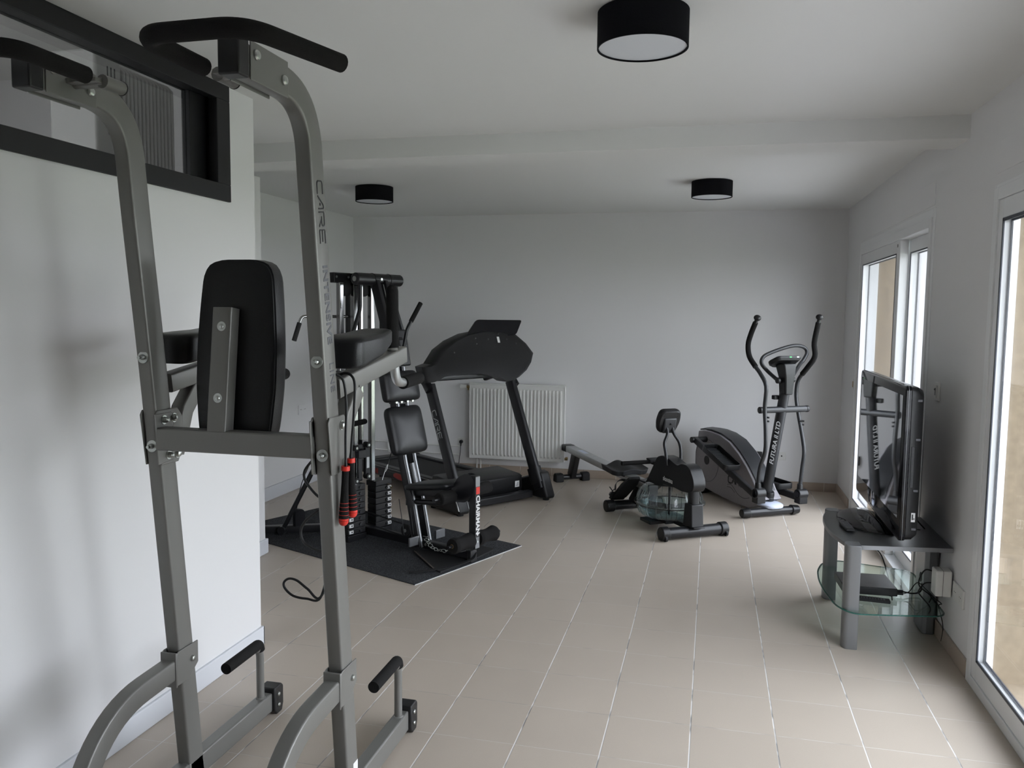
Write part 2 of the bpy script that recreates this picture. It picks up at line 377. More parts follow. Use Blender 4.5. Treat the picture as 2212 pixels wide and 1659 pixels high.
# interior window high in the partition
wf = B()
wf.box(XP - 0.03, XP + 0.012, WY0, WY1, WZ0, WZ0 + 0.075); wf.box(XP - 0.03, XP + 0.012, WY0, WY1, WZ1 - 0.07, WZ1)
wf.box(XP - 0.03, XP + 0.012, WY1 - 0.1, WY1, WZ0 + 0.075, WZ1 - 0.07); wf.box(XP - 0.03, XP + 0.012, WY0, WY0 + 0.08, WZ0 + 0.075, WZ1 - 0.07)
wf.box(XP - 0.10, XP - 0.03, WY1 - 0.075, WY1 - 0.03, WZ0 + 0.04, WZ1 - 0.03); wf.box(XP - 0.10, XP - 0.03, WY0 + 0.03, WY0 + 0.06, WZ0 + 0.04, WZ1 - 0.03)
wf.box(XP - 0.10, XP - 0.03, WY0 + 0.06, WY1 - 0.075, WZ0 + 0.04, WZ0 + 0.07); wf.box(XP - 0.10, XP - 0.03, WY0 + 0.06, WY1 - 0.075, WZ1 - 0.06, WZ1 - 0.03)
w1 = struct(wf.build('window_1', 'framed', bevel=0.003, smooth=False))
b = B(); b.box(XP - 0.095, XP - 0.055, WY1 - 0.2, WY1 - 0.075, WZ0 + 0.07, WZ1 - 0.06); b.build('sash', 'framed', w1, bevel=0.003)
b = B(); b.box(XP - 0.078, XP - 0.072, WY0 + 0.06, WY1 - 0.2, WZ0 + 0.07, WZ1 - 0.06); b.build('pane', 'pane', w1, smooth=False)
# the room behind the partition
b = B(); b.box(-4.7, -4.6, YN, 4.1, 0, 1.0); b.box(-4.7, -4.6, 1.6, 4.1, 1.0, 2.95); b.box(-4.7, -4.6, YN, -2.0, 1.0, 2.95); b.box(-4.7, -4.6, -2.0, 1.6, 2.6, 2.95); swall('wall_office_left', b)
b = B(); b.box(-4.7, -2.46, 4.0, 4.04, 0, 2.96); b.box(-2.48, -2.43, 3.555, 4.0, 0, 2.96); b.box(-2.43, XP - 0.1, 3.555, 3.595, 0, 2.96); swall('wall_office_back', b)
# floor outside and planting
b = B(); b.box(XR + 0.10, 4.6, -12, 26, -0.16, -0.06); swall('ground_1', b, 'pave')
b = B(); b.box(4.6, 40, -12, 60, -0.20, -0.10); swall('ground_2', b, 'grass')

# ---------------------------------------------------------------- sliding doors
def sliding_door(name, y0, y1, zt, mid, dep=0.13):
    fr = B(); x0, x1 = XR - 0.012, XR + dep; t = 0.055
    fr.box(x0, x1, y0, y0 + t, 0, zt); fr.box(x0, x1, y1 - t, y1, 0, zt); fr.box(x0, x1, y0 + t, y1 - t, zt - t, zt); fr.box(x0, x1, y0 + t, y1 - t, 0, 0.045)
    aw = 0.05 if dep > 0.1 else 0.018
    fr.box(x0 + 0.008, x0 + 0.014, y0 - aw, y0, 0, zt + aw); fr.box(x0 + 0.008, x0 + 0.014, y1, y1 + aw, 0, zt + aw); fr.box(x0 + 0.008, x0 + 0.014, y0, y1, zt, zt + aw)
    d = struct(fr.build(name, 'pvc', bevel=0.004, smooth=False))
    def leaf(a, c, xa, xb, st):
        f = B(); k = 0.085
        f.box(xa, xb, a, a + st[0], 0.045, zt - t); f.box(xa, xb, c - st[1], c, 0.045, zt - t)
        f.box(xa, xb, a + st[0], c - st[1], zt - t - k, zt - t); f.box(xa, xb, a + st[0], c - st[1], 0.045, 0.045 + k)
        lf = f.build('sash', 'pvc', d, bevel=0.004, smooth=False)
        g = B(); q = 0.008 if dep > 0.1 else 0.014
        A, D = a + st[0], c - st[1]; z0, z1 = 0.045 + k, zt - t - k
        for xx in (xa - 0.0015, xb - 0.0035):
            g.box(xx, xx + 0.005, A, A + q, z0, z1); g.box(xx, xx + 0.005, D - q, D, z0, z1); g.box(xx, xx + 0.005, A, D, z0, z0 + q); g.box(xx, xx + 0.005, A, D, z1 - q, z1)
        g.build('gasket', 'gasket', lf, smooth=False)
        g = B(); xm = (xa + xb) / 2; g.box(xm - 0.003, xm + 0.003, A, D, z0, z1); g.build('pane', 'glass', lf, smooth=False)
        return lf
    a = leaf(mid - 0.03, y1 - t, XR - 0.005, XR + dep * 0.38, (0.1, 0.06)); c = leaf(y0 + t, mid + 0.06, XR + dep * 0.46, XR + dep * 0.86, (0.06, 0.1))
    return d, a, c
d1, d1a, d1b = sliding_door('door_1', *D1, 6.02)
b = B(); b.box(XR - 0.006, XR - 0.004, 6.05, 6.07, 2.135, 2.155); b.build('latch_stop', 'dark', d1a)
d2, d2a, d2b = sliding_door('door_2', *D2, 2.3, 0.08)
# shutter box covers above the doors
for k, d in enumerate((D1, D2)):
    b = B(); b.box(XR - 0.003, XR + 0.01, d[0] - 0.02, d[1] + 0.03, 2.30, 2.44); swall('trim_%d' % (k + 2), b, 'wall', bevel=0.002)

# ================================================================= OUTSIDE
def tree(x, y, h, seed, label, n=5):
    random.seed(seed); b = B()
    def br(p, d, L, r, k):
        q = p + d * L * 0.5 + V(random.uniform(-.06, .06), random.uniform(-.06, .06), 0) * L; e = p + d * L
        b.sweep([p, q, e], circ(r, 5), scale=lambda t: 1 - 0.45 * t)
        if k == 0: return
        for _ in range(3 if k > 1 else 4):
            nd = (d + V(random.uniform(-.75, .75), random.uniform(-.75, .75), random.uniform(-.15, .5))).normalized(); br(e if random.random() < .7 else q, nd, L * random.uniform(.55, .75), r * .55, k - 1)
    br(V(0, 0, 0), V(0, 0, 1), h * 0.34, h * 0.02, n)
    t = thing('bare_tree', label, 'tree', (x, y, -0.12)); b.build('branches', 'bark', t)
    return t
tree(6.75, 29.0, 9.5, 4, 'bare winter tree nearer the house, seen through the far sliding door', 5)
tree(9.1, 38.0, 11.0, 9, 'taller bare winter tree behind the first, beyond the far sliding door', 5)
random.seed(2)
hd = thing('garden_hedge', 'dull green hedge across the garden behind the yellow board', 'hedge', (7, 33, -0.12))
b = B()
for k in range(260):
    b.ball((random.uniform(-4, 7), random.uniform(-.5, .5), random.uniform(0.1, 2.6)), random.uniform(.18, .42))
b.build('foliage', 'twig', hd)
ks = thing('yellow_signboard', 'bright yellow board with a red top edge, far outside the sliding door', 'sign board', (5.62, 24.2, -0.12), -14)
b = B(); b.box(-0.3, 0.3, -0.03, 0.03, 0.10, 0.66); b.build('board', 'yellow', ks, bevel=0.01)
b = B(); b.box(-0.3, 0.3, -0.04, 0.04, 0.66, 0.78); b.build('top_edge', 'red', ks)
b = B(); b.box(-0.27, -0.23, -0.02, 0.02, 0, 0.10); b.build('leg', 'bark', ks)
b = B(); b.box(0.23, 0.27, -0.02, 0.02, 0, 0.10); b.build('leg', 'bark', ks)
b = B(); b.box(XR + 0.34, XR + 0.56, 7.72, 7.9, -0.1, 2.8); o = b.build('trim_8', 'pale_refl', smooth=False); struct(o)  # added block, stands in for a pale reflection in the door glass

# ================================================================= CAPTAIN'S CHAIR TOWER (grey steel)
# local frame: x right, y into the room, origin on the floor between the posts
TX, TY = -1.41, 2.42
pt = thing('power_tower', 'grey steel pull-up and dip tower with black pads standing in the foreground', 'exercise tower', (TX, TY, 0))
def mirx(x): return 2 * (-1.4395 - TX) - x          # mirror about the plane between the posts
XRP, XLP = -1.142 - TX, mirx(-1.142 - TX)
prof = [(2.450, 0.02), (2.292, 1.50), (2.232, 1.95), (2.198, 2.274), (1.835, 2.274)]
SW = (0.05, 0.08)
def post_y(z):
    for (y0, z0), (y1, z1) in zip(prof, prof[1:]):
        if z0 <= z <= z1: return y0 + (y1 - y0) * (z - z0) / (z1 - z0)
for x, s_ in ((XRP, 1), (XLP, -1)):
    P_ = fillet([(x, y - TY, z) for y, z in prof], 0.245, 14)
    b = B(); b.sweep(P_, rect(SW[0], SW[1], 0.008), side=(1, 0, 0)); post = b.build('post', 'steel', pt)
    # black end cap and its liner at the top of the post
    b = B(); b.prism([(1.808 - TY, 2.228), (1.856 - TY, 2.228), (1.856 - TY, 2.32), (1.808 - TY, 2.32)], 0, x - 0.029, x + 0.029); b.build('end_cap', 'black', post, bevel=0.005)
    # clamp plates at the top
    for sg in (-1, 1):
        b = B(); q = x + sg * 0.0255; b.box(min(q, q + sg * 0.004), max(q, q + sg * 0.004), 1.862 - TY, 2.045 - TY, 2.228, 2.322); b.build('plate', 'steel', post, bevel=0.006)
    b = B()
    for yy, zz in ((1.885, 2.292), (2.02, 2.268)): bolt(b, (x + 0.0295, yy - TY, zz), (1, 0, 0), 0.013, 0.010); bolt(b, (x - 0.0295, yy - TY, zz), (-1, 0, 0), 0.013, 0.010)
    for yy, zz in ((post_y(1.515) - 0.0435, 1.515), (post_y(1.228) - 0.0435, 1.228)):
        bolt(b, (x + 0.002, yy - TY, zz), (0, -1, 0.12), 0.009, 0.016, 0.019); b.cyl((x + 0.002, yy - TY - 0.010, zz), (x + 0.002, yy - TY - 0.024, zz), 0.005)
    b.build('bolt', 'zinc', post)
    # pull-up bar
    Z = 2.275; xi = x - s_ * 0.123
    path = [(xi, 1.955 - TY, Z), (xi, 1.70 - TY, Z), (xi + s_ * 0.045, 1.655 - TY, Z), (x + s_ * 0.02, 1.648 - TY, Z), (x + s_ * 0.112, 1.642 - TY, Z), (x + s_ * 0.168, 1.70 - TY, Z), (x + s_ * 0.233, 1.935 - TY, Z)]
    full = fillet(path[:1] + [(xi, 1.65 - TY, Z), (x + s_ * 0.145, 1.645 - TY, Z), (x + s_ * 0.233, 1.935 - TY, Z)], 0.07, 10)
    b = B(); b.tube([(xi, 2.03 - TY, Z)] + full[:1], 0.0185); bar_ = b.build('pull_up_bar', 'steel', pt)
    b = B(); b.tube([(xi, 1.895 - TY, Z)] + full[1:], 0.0225, seg=18); b.build('foam_grip', 'foam', bar_)
    b = B(); e = V(full[-1]); d = (e - V(full[-2])).normalized(); b.cut(); b.cyl(e, e + d * 0.003, 0.0185); b.cut(); b.cyl((xi, 2.03 - TY, Z), (xi, 2.033 - TY, Z), 0.0195); b.build('end_plug', 'black', bar_)
    b = B(); b.box(min(xi, x), max(xi, x), 1.93 - TY, 2.0 - TY, Z - 0.006, Z + 0.006) ; b.cyl((xi, 1.965 - TY, Z), (x, 1.965 - TY, Z), 0.014); b.build('bracket', 'steel', bar_, bevel=0.002)
    # base rail, end foot, push-up handle
    b = B(); b.box(x - 0.025, x + 0.025, 2.40 - TY, 2.955 - TY, 0.02, 0.098); b.box(x - 0.025, x + 0.025, 1.62 - TY, 2.40 - TY, 0.02, 0.098); rail = b.build('base_rail', 'steel', pt, bevel=0.006)
    for ya in (2.953, 1.60):
        b = B(); b.prism([(ya - TY, 0.02), (ya - TY + 0.02, 0.0), (ya - TY + 0.06, 0.0), (ya - TY + 0.072, 0.03), (ya - TY + 0.072, 0.105), (ya - TY + 0.06, 0.118), (ya - TY, 0.118)], 0, x - 0.036, x + 0.036); ft = b.build('foot', 'black', rail, bevel=0.005)
        if ya > 2:
            b = B()
            for zz in (0.038, 0.083):
                bolt(b, (x + 0.036, ya - TY + 0.03, zz), (1, 0, 0), 0.009, 0.007)
            b.build('screw', 'zinc', rail)
    hx = x
    b = B(); b.tube([(hx, 2.905 - TY, 0.09), (hx, 2.905 - TY, 0.322), (hx, 2.70 - TY, 0.322)], 0.0155, 0.06, n=8); b.cyl((hx, 2.905 - TY, 0.098), (hx, 2.905 - TY, 0.102), 0.021, 0.017); hd_ = b.build('push_up_handle', 'steel', pt)
    b = B(); b.tube(fillet([(hx, 2.902 - TY, 0.30), (hx, 2.895 - TY, 0.325), (hx, 2.665 - TY, 0.322)], 0.03, 8), 0.0215, seg=18); b.build('foam_grip', 'foam', hd_, bevel=0.004)
    # rear stabiliser with collar
    b = B(); b.sweep(fillet([(x, 2.395 - TY, 0.462), (x, 2.02 - TY, 0.446), (x, 1.78 - TY, 0.02)], 0.24, 10), rect(0.052, 0.07, 0.007), side=(1, 0, 0)); st = b.build('stabiliser', 'steel', pt)
    b = B()
    lean = lambda z: -0.108 * (z - 0.46)
    for sg in (-1, 1):
        q = x + sg * 0.0255
        b.prism([(2.335 - TY, 0.405), (2.335 - TY, 0.515), (2.35 - TY, 0.522), (2.455 - TY, 0.522), (2.455 - TY, 0.445), (2.40 - TY, 0.405)], 0, min(q, q + sg * 0.005), max(q, q + sg * 0.005))
    b.box(x - 0.03, x + 0.03, 2.332 - TY, 2.34 - TY, 0.40, 0.52); b.build('collar', 'steel', st, bevel=0.003)
    b = B(); bolt(b, (x + 0.0305, 2.42 - TY, 0.47), (1, 0, 0), 0.010, 0.009); bolt(b, (x - 0.0305, 2.42 - TY, 0.47), (-1, 0, 0), 0.010, 0.009); b.build('bolt', 'zinc', st)
    # arm rest: beam, brace, pad, vertical grip, dip handle
    b = B(); b.sweep([(x, 2.355 - TY, 1.425), (x, 2.935 - TY, 1.506)], rect(0.05, 0.062, 0.006), side=(1, 0, 0)); arm = b.build('arm_beam', 'steel', pt)
    b = B(); b.sweep([(x, 2.385 - TY, 1.19), (x, 2.44 - TY, 1.33), (x, 2.515 - TY, 1.41)], rect(0.05, 0.06, 0.006), side=(1, 0, 0)); b.build('brace', 'steel', arm)
    b = B()
    for sg in (-1, 1):
        q = x + sg * 0.0255
        b.prism([(2.262 - TY, 1.33), (2.272 - TY, 1.345), (2.372 - TY, 1.345), (2.40 - TY, 1.31), (2.40 - TY, 1.21), (2.372 - TY, 1.165), (2.285 - TY, 1.165)], 0, min(q, q + sg * 0.005), max(q, q + sg * 0.005))
    b.build('gusset', 'steel', arm, bevel=0.004)
    b = B()
    for yy, zz in ((2.352, 1.313), (2.367, 1.192)):
        for sg in (-1, 1): bolt(b, (x + sg * 0.0305, yy - TY, zz), (sg, 0, 0), 0.012, 0.012, 0.015)
    b.build('bolt', 'zinc', arm)
    pc = x + s_ * 0.004
    b = B()
    out = fillet([(pc - 0.078, 2.372 - TY, 0), (pc + 0.078, 2.372 - TY, 0), (pc + 0.080, 2.56 - TY, 0), (pc + 0.055, 2.72 - TY, 0), (pc - 0.055, 2.72 - TY, 0), (pc - 0.080, 2.56 - TY, 0)], 0.045, 5, True)
    def lvl(z, k, sl):
        c = V(pc, 2.55 - TY, 0); R = []
        for p in out:
            q = c + (p - c) * k; dy = q.y - (2.372 - TY); R.append(V(q.x, q.y, z + dy * sl + 0.012 * max(0, dy - 0.2) / 0.15))
        return R
    b.rings([lvl(1.484, 0.92, 0.19), lvl(1.488, 0.98, 0.19), lvl(1.496, 1.0, 0.18), lvl(1.565, 1.0, 0.07), lvl(1.577, 0.975, 0.05), lvl(1.584, 0.90, 0.04), lvl(1.588, 0.6, 0.04)]); b.build('arm_pad', 'leather', arm, ang=60)
    b = B(); b.tube([(x, 2.855 - TY, 1.50), (x, 2.862 - TY, 1.57), (x, 2.845 - TY, 1.60)], 0.0145); b.tube([(x, 2.87 - TY, 1.50), (x, 2.845 - TY, 1.58)], 0.013); b.cyl((x, 2.85 - TY, 1.525), (x, 2.85 - TY, 1.535), 0.022, 0.018); b.build('grip_stub', 'steel', arm)
    b = B(); b.tube([(x, 2.852 - TY, 1.535), (x, 2.848 - TY, 1.742)], 0.0225, seg=20); b.ball((x, 2.848 - TY, 1.742), 0.0222); b.build('vertical_grip', 'foam', arm)
    b = B(); b.tube([(x, 2.865 - TY, 1.49), (x, 2.885 - TY, 1.405), (x, 3.02 - TY, 1.392)], 0.0175, 0.05, n=8); dh = b.build('dip_handle', 'alu', arm)
    b = B(); b.tube([(x, 2.955 - TY, 1.396), (x, 3.13 - TY, 1.402)], 0.024, seg=20); b.ball((x, 3.13 - TY, 1.402), 0.0238); b.build('foam_grip', 'foam', dh)
# cross beam with flanges, backrest post and backrest
b = B(); b.box(XLP + 0.025, XRP - 0.025, 2.262 - TY, 2.312 - TY, 1.218, 1.29); cb_ = b.build('cross_beam', 'steel', pt, bevel=0.005)
for sg, x in ((1, XLP + 0.0255), (-1, XRP - 0.0255)):
    b = B(); b.prism([(2.255 - TY, 1.335), (2.338 - TY, 1.335), (2.348 - TY, 1.325), (2.352 - TY, 1.185), (2.34 - TY, 1.175), (2.268 - TY, 1.168)], 0, min(x, x + sg * 0.006), max(x, x + sg * 0.006)); b.build('flange', 'steel', cb_, bevel=0.004)
    b = B()
    for yy, zz in ((2.30, 1.312), (2.32, 1.195)): bolt(b, (x + sg * 0.006, yy - TY, zz), (sg, 0, 0), 0.010, 0.018, 0.0145)
    b.build('bolt', 'zinc', cb_)
bx = -1.44 - TX - 0.055
b = B(); b.sweep([(bx, 2.287 - TY, 1.285), (bx, 2.335 - TY, 1.672)], rect(0.066, 0.05, 0.005), side=(1, 0, 0)); bp_ = b.build('backrest_post', 'steel', pt)
b = B(); bolt(b, (bx + 0.002, 2.304 - TY, 1.615), (0, -1, 0.1), 0.008, 0.007, 0.015); bolt(b, (bx + 0.002, 2.276 - TY, 1.392), (0, -1, 0.1), 0.008, 0.007, 0.015); b.build('bolt', 'zinc', bp_)
b = B()
px_ = -1.478 - TX
half = [(0.112, 1.235), (0.126, 1.29), (0.138, 1.42), (0.138, 1.55), (0.130, 1.68), (0.121, 1.775), (0.104, 1.808), (0.06, 1.822)]
o2 = [(px_ + w_, z) for w_, z in half] + [(px_ - w_, z) for w_, z in half[::-1]]
def lv(y, k, dz=0.0):
    cx, cz = px_, 1.53; R = []
    for p, z in o2:
        q = cx + (p - cx) * k; zz = cz + (z - cz) * (1 - (1 - k) * 0.6); R.append(V(q, y - TY + 0.075 * (zz - 1.5), zz))
    return fillet(R, 0.03, 2, True)
b.rings([lv(2.348, 0.9), lv(2.352, 1.0), lv(2.358, 1.0), lv(2.360, 1.03), lv(2.408, 1.04), lv(2.423, 1.0), lv(2.431, 0.9), lv(2.434, 0.6)]); b.build('backrest', 'leather', pt, ang=50)
# lettering down the outer face of the right post
def post_at(z):
    for (y0, z0), (y1, z1) in zip(prof, prof[1:]):
        if z0 <= z <= z1: k = (z - z0) / (z1 - z0); return y0 + (y1 - y0) * k - TY
def post_X(z, off=0.0):
    y = post_at(z); d = V(0, post_at(z - 0.1) - post_at(z + 0.05), -0.15).normalized(); n_ = V(1, 0, 0); yv = n_.cross(d)
    m_ = Matrix((d, yv, n_)).transposed().to_4x4(); m_.translation = V(XRP + 0.0254, y + off, z); return m_
carelogo(0.033, 'dark', pt, post_X(1.953, 0.004), st=0.13, sx=1.48, name='logo')
text('INTENSIVE', 0.040, 'grey1', pt, post_X(1.685, 0.004), bold=0.0012, sx=1.2, space=1.05)
text('LINE', 0.040, 'grey1', pt, post_X(1.467, 0.004), bold=-0.0002, sx=1.12, space=1.05)
b = B(); b.box(XRP + 0.0254, XRP + 0.0258, 2.435 - TY, 2.47 - TY, 0.06, 0.165); b.build('sticker', 'paper', pt, smooth=False)

# ================================================================= JUMP ROPE hanging on the tower
jr = thing('jump_rope', 'jump rope with black and red handles hanging from the tower arm', 'jump rope', (-1.097, 2.33, 1.001))
jx, jy, jz = -1.097, 2.33, 1.001
for dx, dy, dz, rx in ((0, 0, 0, 0.045), (0.014, 0.038, 0.018, -0.03)):
    X = Matrix.Translation((dx, dy, dz)) @ Matrix.Rotation(rx, 4, 'Y') @ Matrix.Scale(0.93, 4)
    hh = B(); hh.lathe([(0.0, 0.2), (0.0105, 0.2), (0.0115, 0.19), (0.0115, 0.15), (0.013, 0.11), (0.0155, 0.06), (0.0165, 0.03), (0.0165, 0.018), (0, 0.018)], (0, 0, 0), 28, X); h_ = hh.build('handle', 'foam', jr)
    hh = B(); hh.lathe([(0, 0), (0.007, 0.001), (0.0125, 0.005), (0.0158, 0.012), (0.0168, 0.022), (0.0168, 0.026), (0, 0.026)], (0, 0, 0), 28, X)
    hh.lathe([(0.009, 0.188), (0.0145, 0.188), (0.0145, 0.203), (0.009, 0.203)], (0, 0, 0), 28, X); hh.build('end_cap', 'red', h_)
    hh = B()
    for zz, q in ((0.038, 0.0168), (0.052, 0.0163), (0.065, 0.0158), (0.078, 0.0148)): hh.cut().lathe([(0.010, zz), (q, zz), (q, zz + 0.0012), (0.010, zz + 0.0012)], (0, 0, 0), 28, X)
    hh.build('stripe', 'red', h_)
b = B()
def J(pts, n=8): return crom([(x - jx, y - jy, z - jz) for x, y, z in pts], n)
b.sweep(J([(-1.088, 2.33, 1.18), (-1.09, 2.335, 1.28), (-1.092, 2.345, 1.38), (-1.10, 2.34, 1.455), (-1.13, 2.335, 1.475), (-1.15, 2.45, 1.45), (-1.16, 2.47, 1.25), (-1.19, 2.45, 1.17)] + [(-1.227, 2.43, 1.197), (-1.273, 2.43, 1.157), (-1.282, 2.43, 1.125), (-1.264, 2.43, 1.093), (-1.225, 2.43, 1.06)] + [(-1.23, 2.50, 1.06), (-1.24, 2.48, 1.03)] + [(-1.235, 2.45, 1.019), (-1.289, 2.45, 0.974), (-1.307, 2.45, 0.933), (-1.29, 2.45, 0.895), (-1.232, 2.45, 0.876)] + [(-1.23, 2.52, 0.88), (-1.23, 2.50, 0.82)] + [(-1.243, 2.46, 0.713), (-1.294, 2.46, 0.705), (-1.342, 2.46, 0.71), (-1.372, 2.46, 0.732), (-1.377, 2.46, 0.753), (-1.358, 2.46, 0.768), (-1.328, 2.46, 0.764), (-1.29, 2.46, 0.739), (-1.243, 2.46, 0.715)] + [(-1.21, 2.50, 0.84), (-1.22, 2.50, 1.0), (-1.24, 2.47, 1.2), (-1.22, 2.43, 1.38), (-1.14, 2.40, 1.465), (-1.09, 2.395, 1.455), (-1.08, 2.375, 1.36), (-1.086, 2.37, 1.26), (-1.089, 2.368, 1.20)]), circ(0.0042, 8)); b.build('cord', 'cable', jr)
# ================================================================= CEILING LAMPS
LY = [(-0.253, 2.835), (-2.665, 6.27), (-0.035, 6.43)]
LLAB = ['black drum ceiling lamp on the near side of the beam, closest to the viewer', 'black drum ceiling lamp beyond the beam, above the multi-gym', 'black drum ceiling lamp beyond the beam, toward the sliding doors']
l0 = thing('ceiling_lamp', LLAB[0], 'ceiling lamp', (LY[0][0], LY[0][1], ZC), 0, 'black drum ceiling lamps')
b = B(); b.lathe([(0.146, -0.002), (0.15, -0.002), (0.15, -0.118), (0.1445, -0.118), (0.1445, -0.113), (0.146, -0.113)], (0, 0, 0), 72, closed=True); b.build('lamp_shade', 'fabric', l0)
b = B(); b.cyl((0, 0, -0.110), (0, 0, -0.1125), 0.1455, seg=72); b.build('diffuser', 'diff', l0)
b = B(); b.cyl((0, 0, 0), (0, 0, -0.02), 0.14, seg=48); b.build('ceiling_plate', 'white', l0)
for k in (1, 2):
    c = copytree(l0); c.location = (LY[k][0], LY[k][1], ZC); c['label'] = LLAB[k]

# ================================================================= RADIATORS AND WALL FITTINGS
rd = thing('radiator', 'white panel radiator on the back wall behind the treadmill', 'radiator', (-1.915, YB - 0.012, 0.165))
b = B(); rx0, rx1, z1 = -0.495, 0.495, 0.775
prof_ = [(rx0, -0.055)]
n_ = 25; p0 = rx0 + 0.02; wd = (rx1 - rx0 - 0.04) / n_
Rz = lambda z, dp: [V(x, y + (0 if y < -0.1 else 0), z) for x, y in dp]
dp = [(rx0, -0.10), (p0, -0.10)]
for k in range(n_):
    a = p0 + k * wd; dp += [(a + wd * .22, -0.10), (a + wd * .36, -0.113), (a + wd * .64, -0.113), (a + wd * .78, -0.10)]
dp += [(rx1, -0.10)]
full = dp + [(rx1, -0.03), (rx0, -0.03)]; flat = [(x, max(y, -0.10)) for x, y in full]
b.rings([[V(x, y, 0.0) for x, y in flat], [V(x, y, 0.032) for x, y in flat], [V(x, y, 0.05) for x, y in full], [V(x, y, z1 - 0.07) for x, y in full], [V(x, y, z1 - 0.05) for x, y in flat], [V(x, y, z1) for x, y in flat]])
b.build('panel', 'rad', rd, ang=25)
b = B(); b.box(rx0 - 0.004, rx1 + 0.004, -0.104, -0.02, z1 - 0.012, z1 + 0.004); b.box(rx0 - 0.004, rx0 + 0.002, -0.104, -0.02, 0.0, z1); b.box(rx1 - 0.002, rx1 + 0.004, -0.104, -0.02, 0.0, z1); b.build('casing', 'rad', rd, bevel=0.003)
b = B(); b.cut().box(-0.4, -0.37, -0.03, 0.011, 0.1, 0.7); b.cut().box(0.37, 0.4, -0.03, 0.011, 0.1, 0.7); b.build('wall_bracket', 'rad', rd)
b = B(); b.cyl((rx0, -0.06, 0.735), (rx0 - 0.045, -0.06, 0.735), 0.014); b.cyl((rx0 - 0.03, -0.06, 0.735), (rx0 - 0.03, -0.06, 0.70), 0.010); b.cyl((rx1, -0.06, 0.03), (rx1 + 0.035, -0.06, 0.03), 0.014); b.cyl((rx1 + 0.025, -0.06, 0.03), (rx1 + 0.025, -0.06, 0.05), 0.012); b.build('valve', 'brass', rd)
b = B(); b.cyl((rx0 - 0.045, -0.06, 0.735), (rx0 - 0.115, -0.06, 0.735), 0.02, 0.024, 16); b.build('thermostat_knob', 'white', rd, bevel=0.003)
b = B(); b.tube([(rx0 - 0.03, -0.06, 0.70), (rx0 - 0.012, -0.03, 0.62), (rx0 - 0.012, -0.03, 0.02), (rx0 + 0.1, -0.03, -0.02), (rx0 + 0.1, -0.03, -0.12)], 0.007, 0.03); b.tube([(rx0 + 0.06, -0.03, 0.02), (rx0 + 0.06, -0.03, -0.12)], 0.007); b.build('pipe', 'rad', rd)
pp = thing('heating_pipe', 'pair of thin white heating pipes along the back wall left of the radiator', 'pipe', (-3.0, YB, 0.22))
b = B(); b.cut().tube([(-0.74, -0.025, 0.06), (0.45, -0.025, 0.045)], 0.007); b.cut().tube([(-0.74, -0.025, -0.03), (0.45, -0.025, -0.045)], 0.007); b.build('pipe', 'rad', pp)
b = B()
for xx in (-0.35, 0.25): b.cut().box(xx, xx + 0.015, -0.035, 0, -0.055, 0.075)
b.build('clip', 'rad', pp)

def outlet(name, label, loc, rz, w=0.08, h=0.08, gang=1, socket=True, m='white', cat='wall socket'):
    t = thing(name, label, cat, loc, rz)
    b = B(); b.box(-w * gang / 2, w * gang / 2, -0.010, 0, -h / 2, h / 2); b.build('plate', m, t, bevel=0.003)
    if socket:
        b = B()
        for g in range(gang):
            cx = (g - (gang - 1) / 2) * w; b.cut().lathe([(0.0, -0.004), (0.019, -0.004), (0.020, 0.0006), (0.022, 0.0006)], (cx, -0.010, 0), 28, Matrix.Rotation(PI / 2, 4, 'X')) 
        b.build('socket_well', m, t)
        b = B()
        for g in range(gang):
            cx = (g - (gang - 1) / 2) * w
            for q in (-0.0095, 0.0095): b.cut().cyl((cx + q, -0.0105, 0), (cx + q, -0.0115, 0), 0.0025, seg=10)
        b.build('pin_hole', 'dark', t)
    return t
o1 = outlet('wall_socket', 'white wall socket left of the radiator with the treadmill plug in it', (-2.53, YB, 0.312), 0)
o4 = outlet('wall_socket', 'white wall socket on the back wall behind the elliptical trainer mast', (0.475, YB, 0.325), 0)
o3 = outlet('aerial_socket', 'white square aerial socket on the back wall right of the elliptical mast', (0.685, YB, 0.325), 0, socket=False, cat='wall socket'); b = B(); b.cyl((0, -0.010, 0), (0, -0.016, 0), 0.007); b.build('jack', 'dark', o3)
# plug of the treadmill and its lead
pl = thing('power_plug', 'black plug with a lead in the socket left of the radiator', 'plug', (-2.53, YB - 0.01, 0.312))
b = B(); b.cyl((0, 0, 0), (0, -0.03, 0), 0.02, 0.017); b.cyl((0, -0.015, 0), (0, -0.02, -0.045), 0.009, 0.005); b.build('body', 'cable', pl, bevel=0.002)
b = B(); b.sweep(crom([(0, -0.02, -0.03), (-0.004, -0.022, -0.1), (-0.012, -0.03, -0.17), (-0.012, -0.06, -0.26), (-0.02, -0.12, -0.305)]), circ(0.0035, 8)); b.build('lead', 'cable', pl)
pl = thing('power_adapter', 'black power adapter in the socket behind the elliptical mast', 'power adapter', (0.475, YB - 0.01, 0.325))
b = B(); b.box(-0.02, 0.03, -0.045, 0, -0.05, 0.035); b.build('body', 'cable', pl, bevel=0.006)
# left wall: double switch plate seen between the tower posts
sw = thing('wall_socket', 'tall white double socket plate on the left side wall', 'wall socket', (-3.75, 7.076, 0.737), 90)
b = B(); b.box(-0.075, 0.075, -0.010, 0, -0.045, 0.045); b.build('plate', 'wall', sw, bevel=0.003)
b = B()
for cx in (-0.037, 0.037):
    for q in (-0.0095, 0.0095): b.cut().cyl((cx + q, -0.0105, 0), (cx + q, -0.0115, 0), 0.0035, seg=10)
b.build('pin_hole', 'dark', sw)
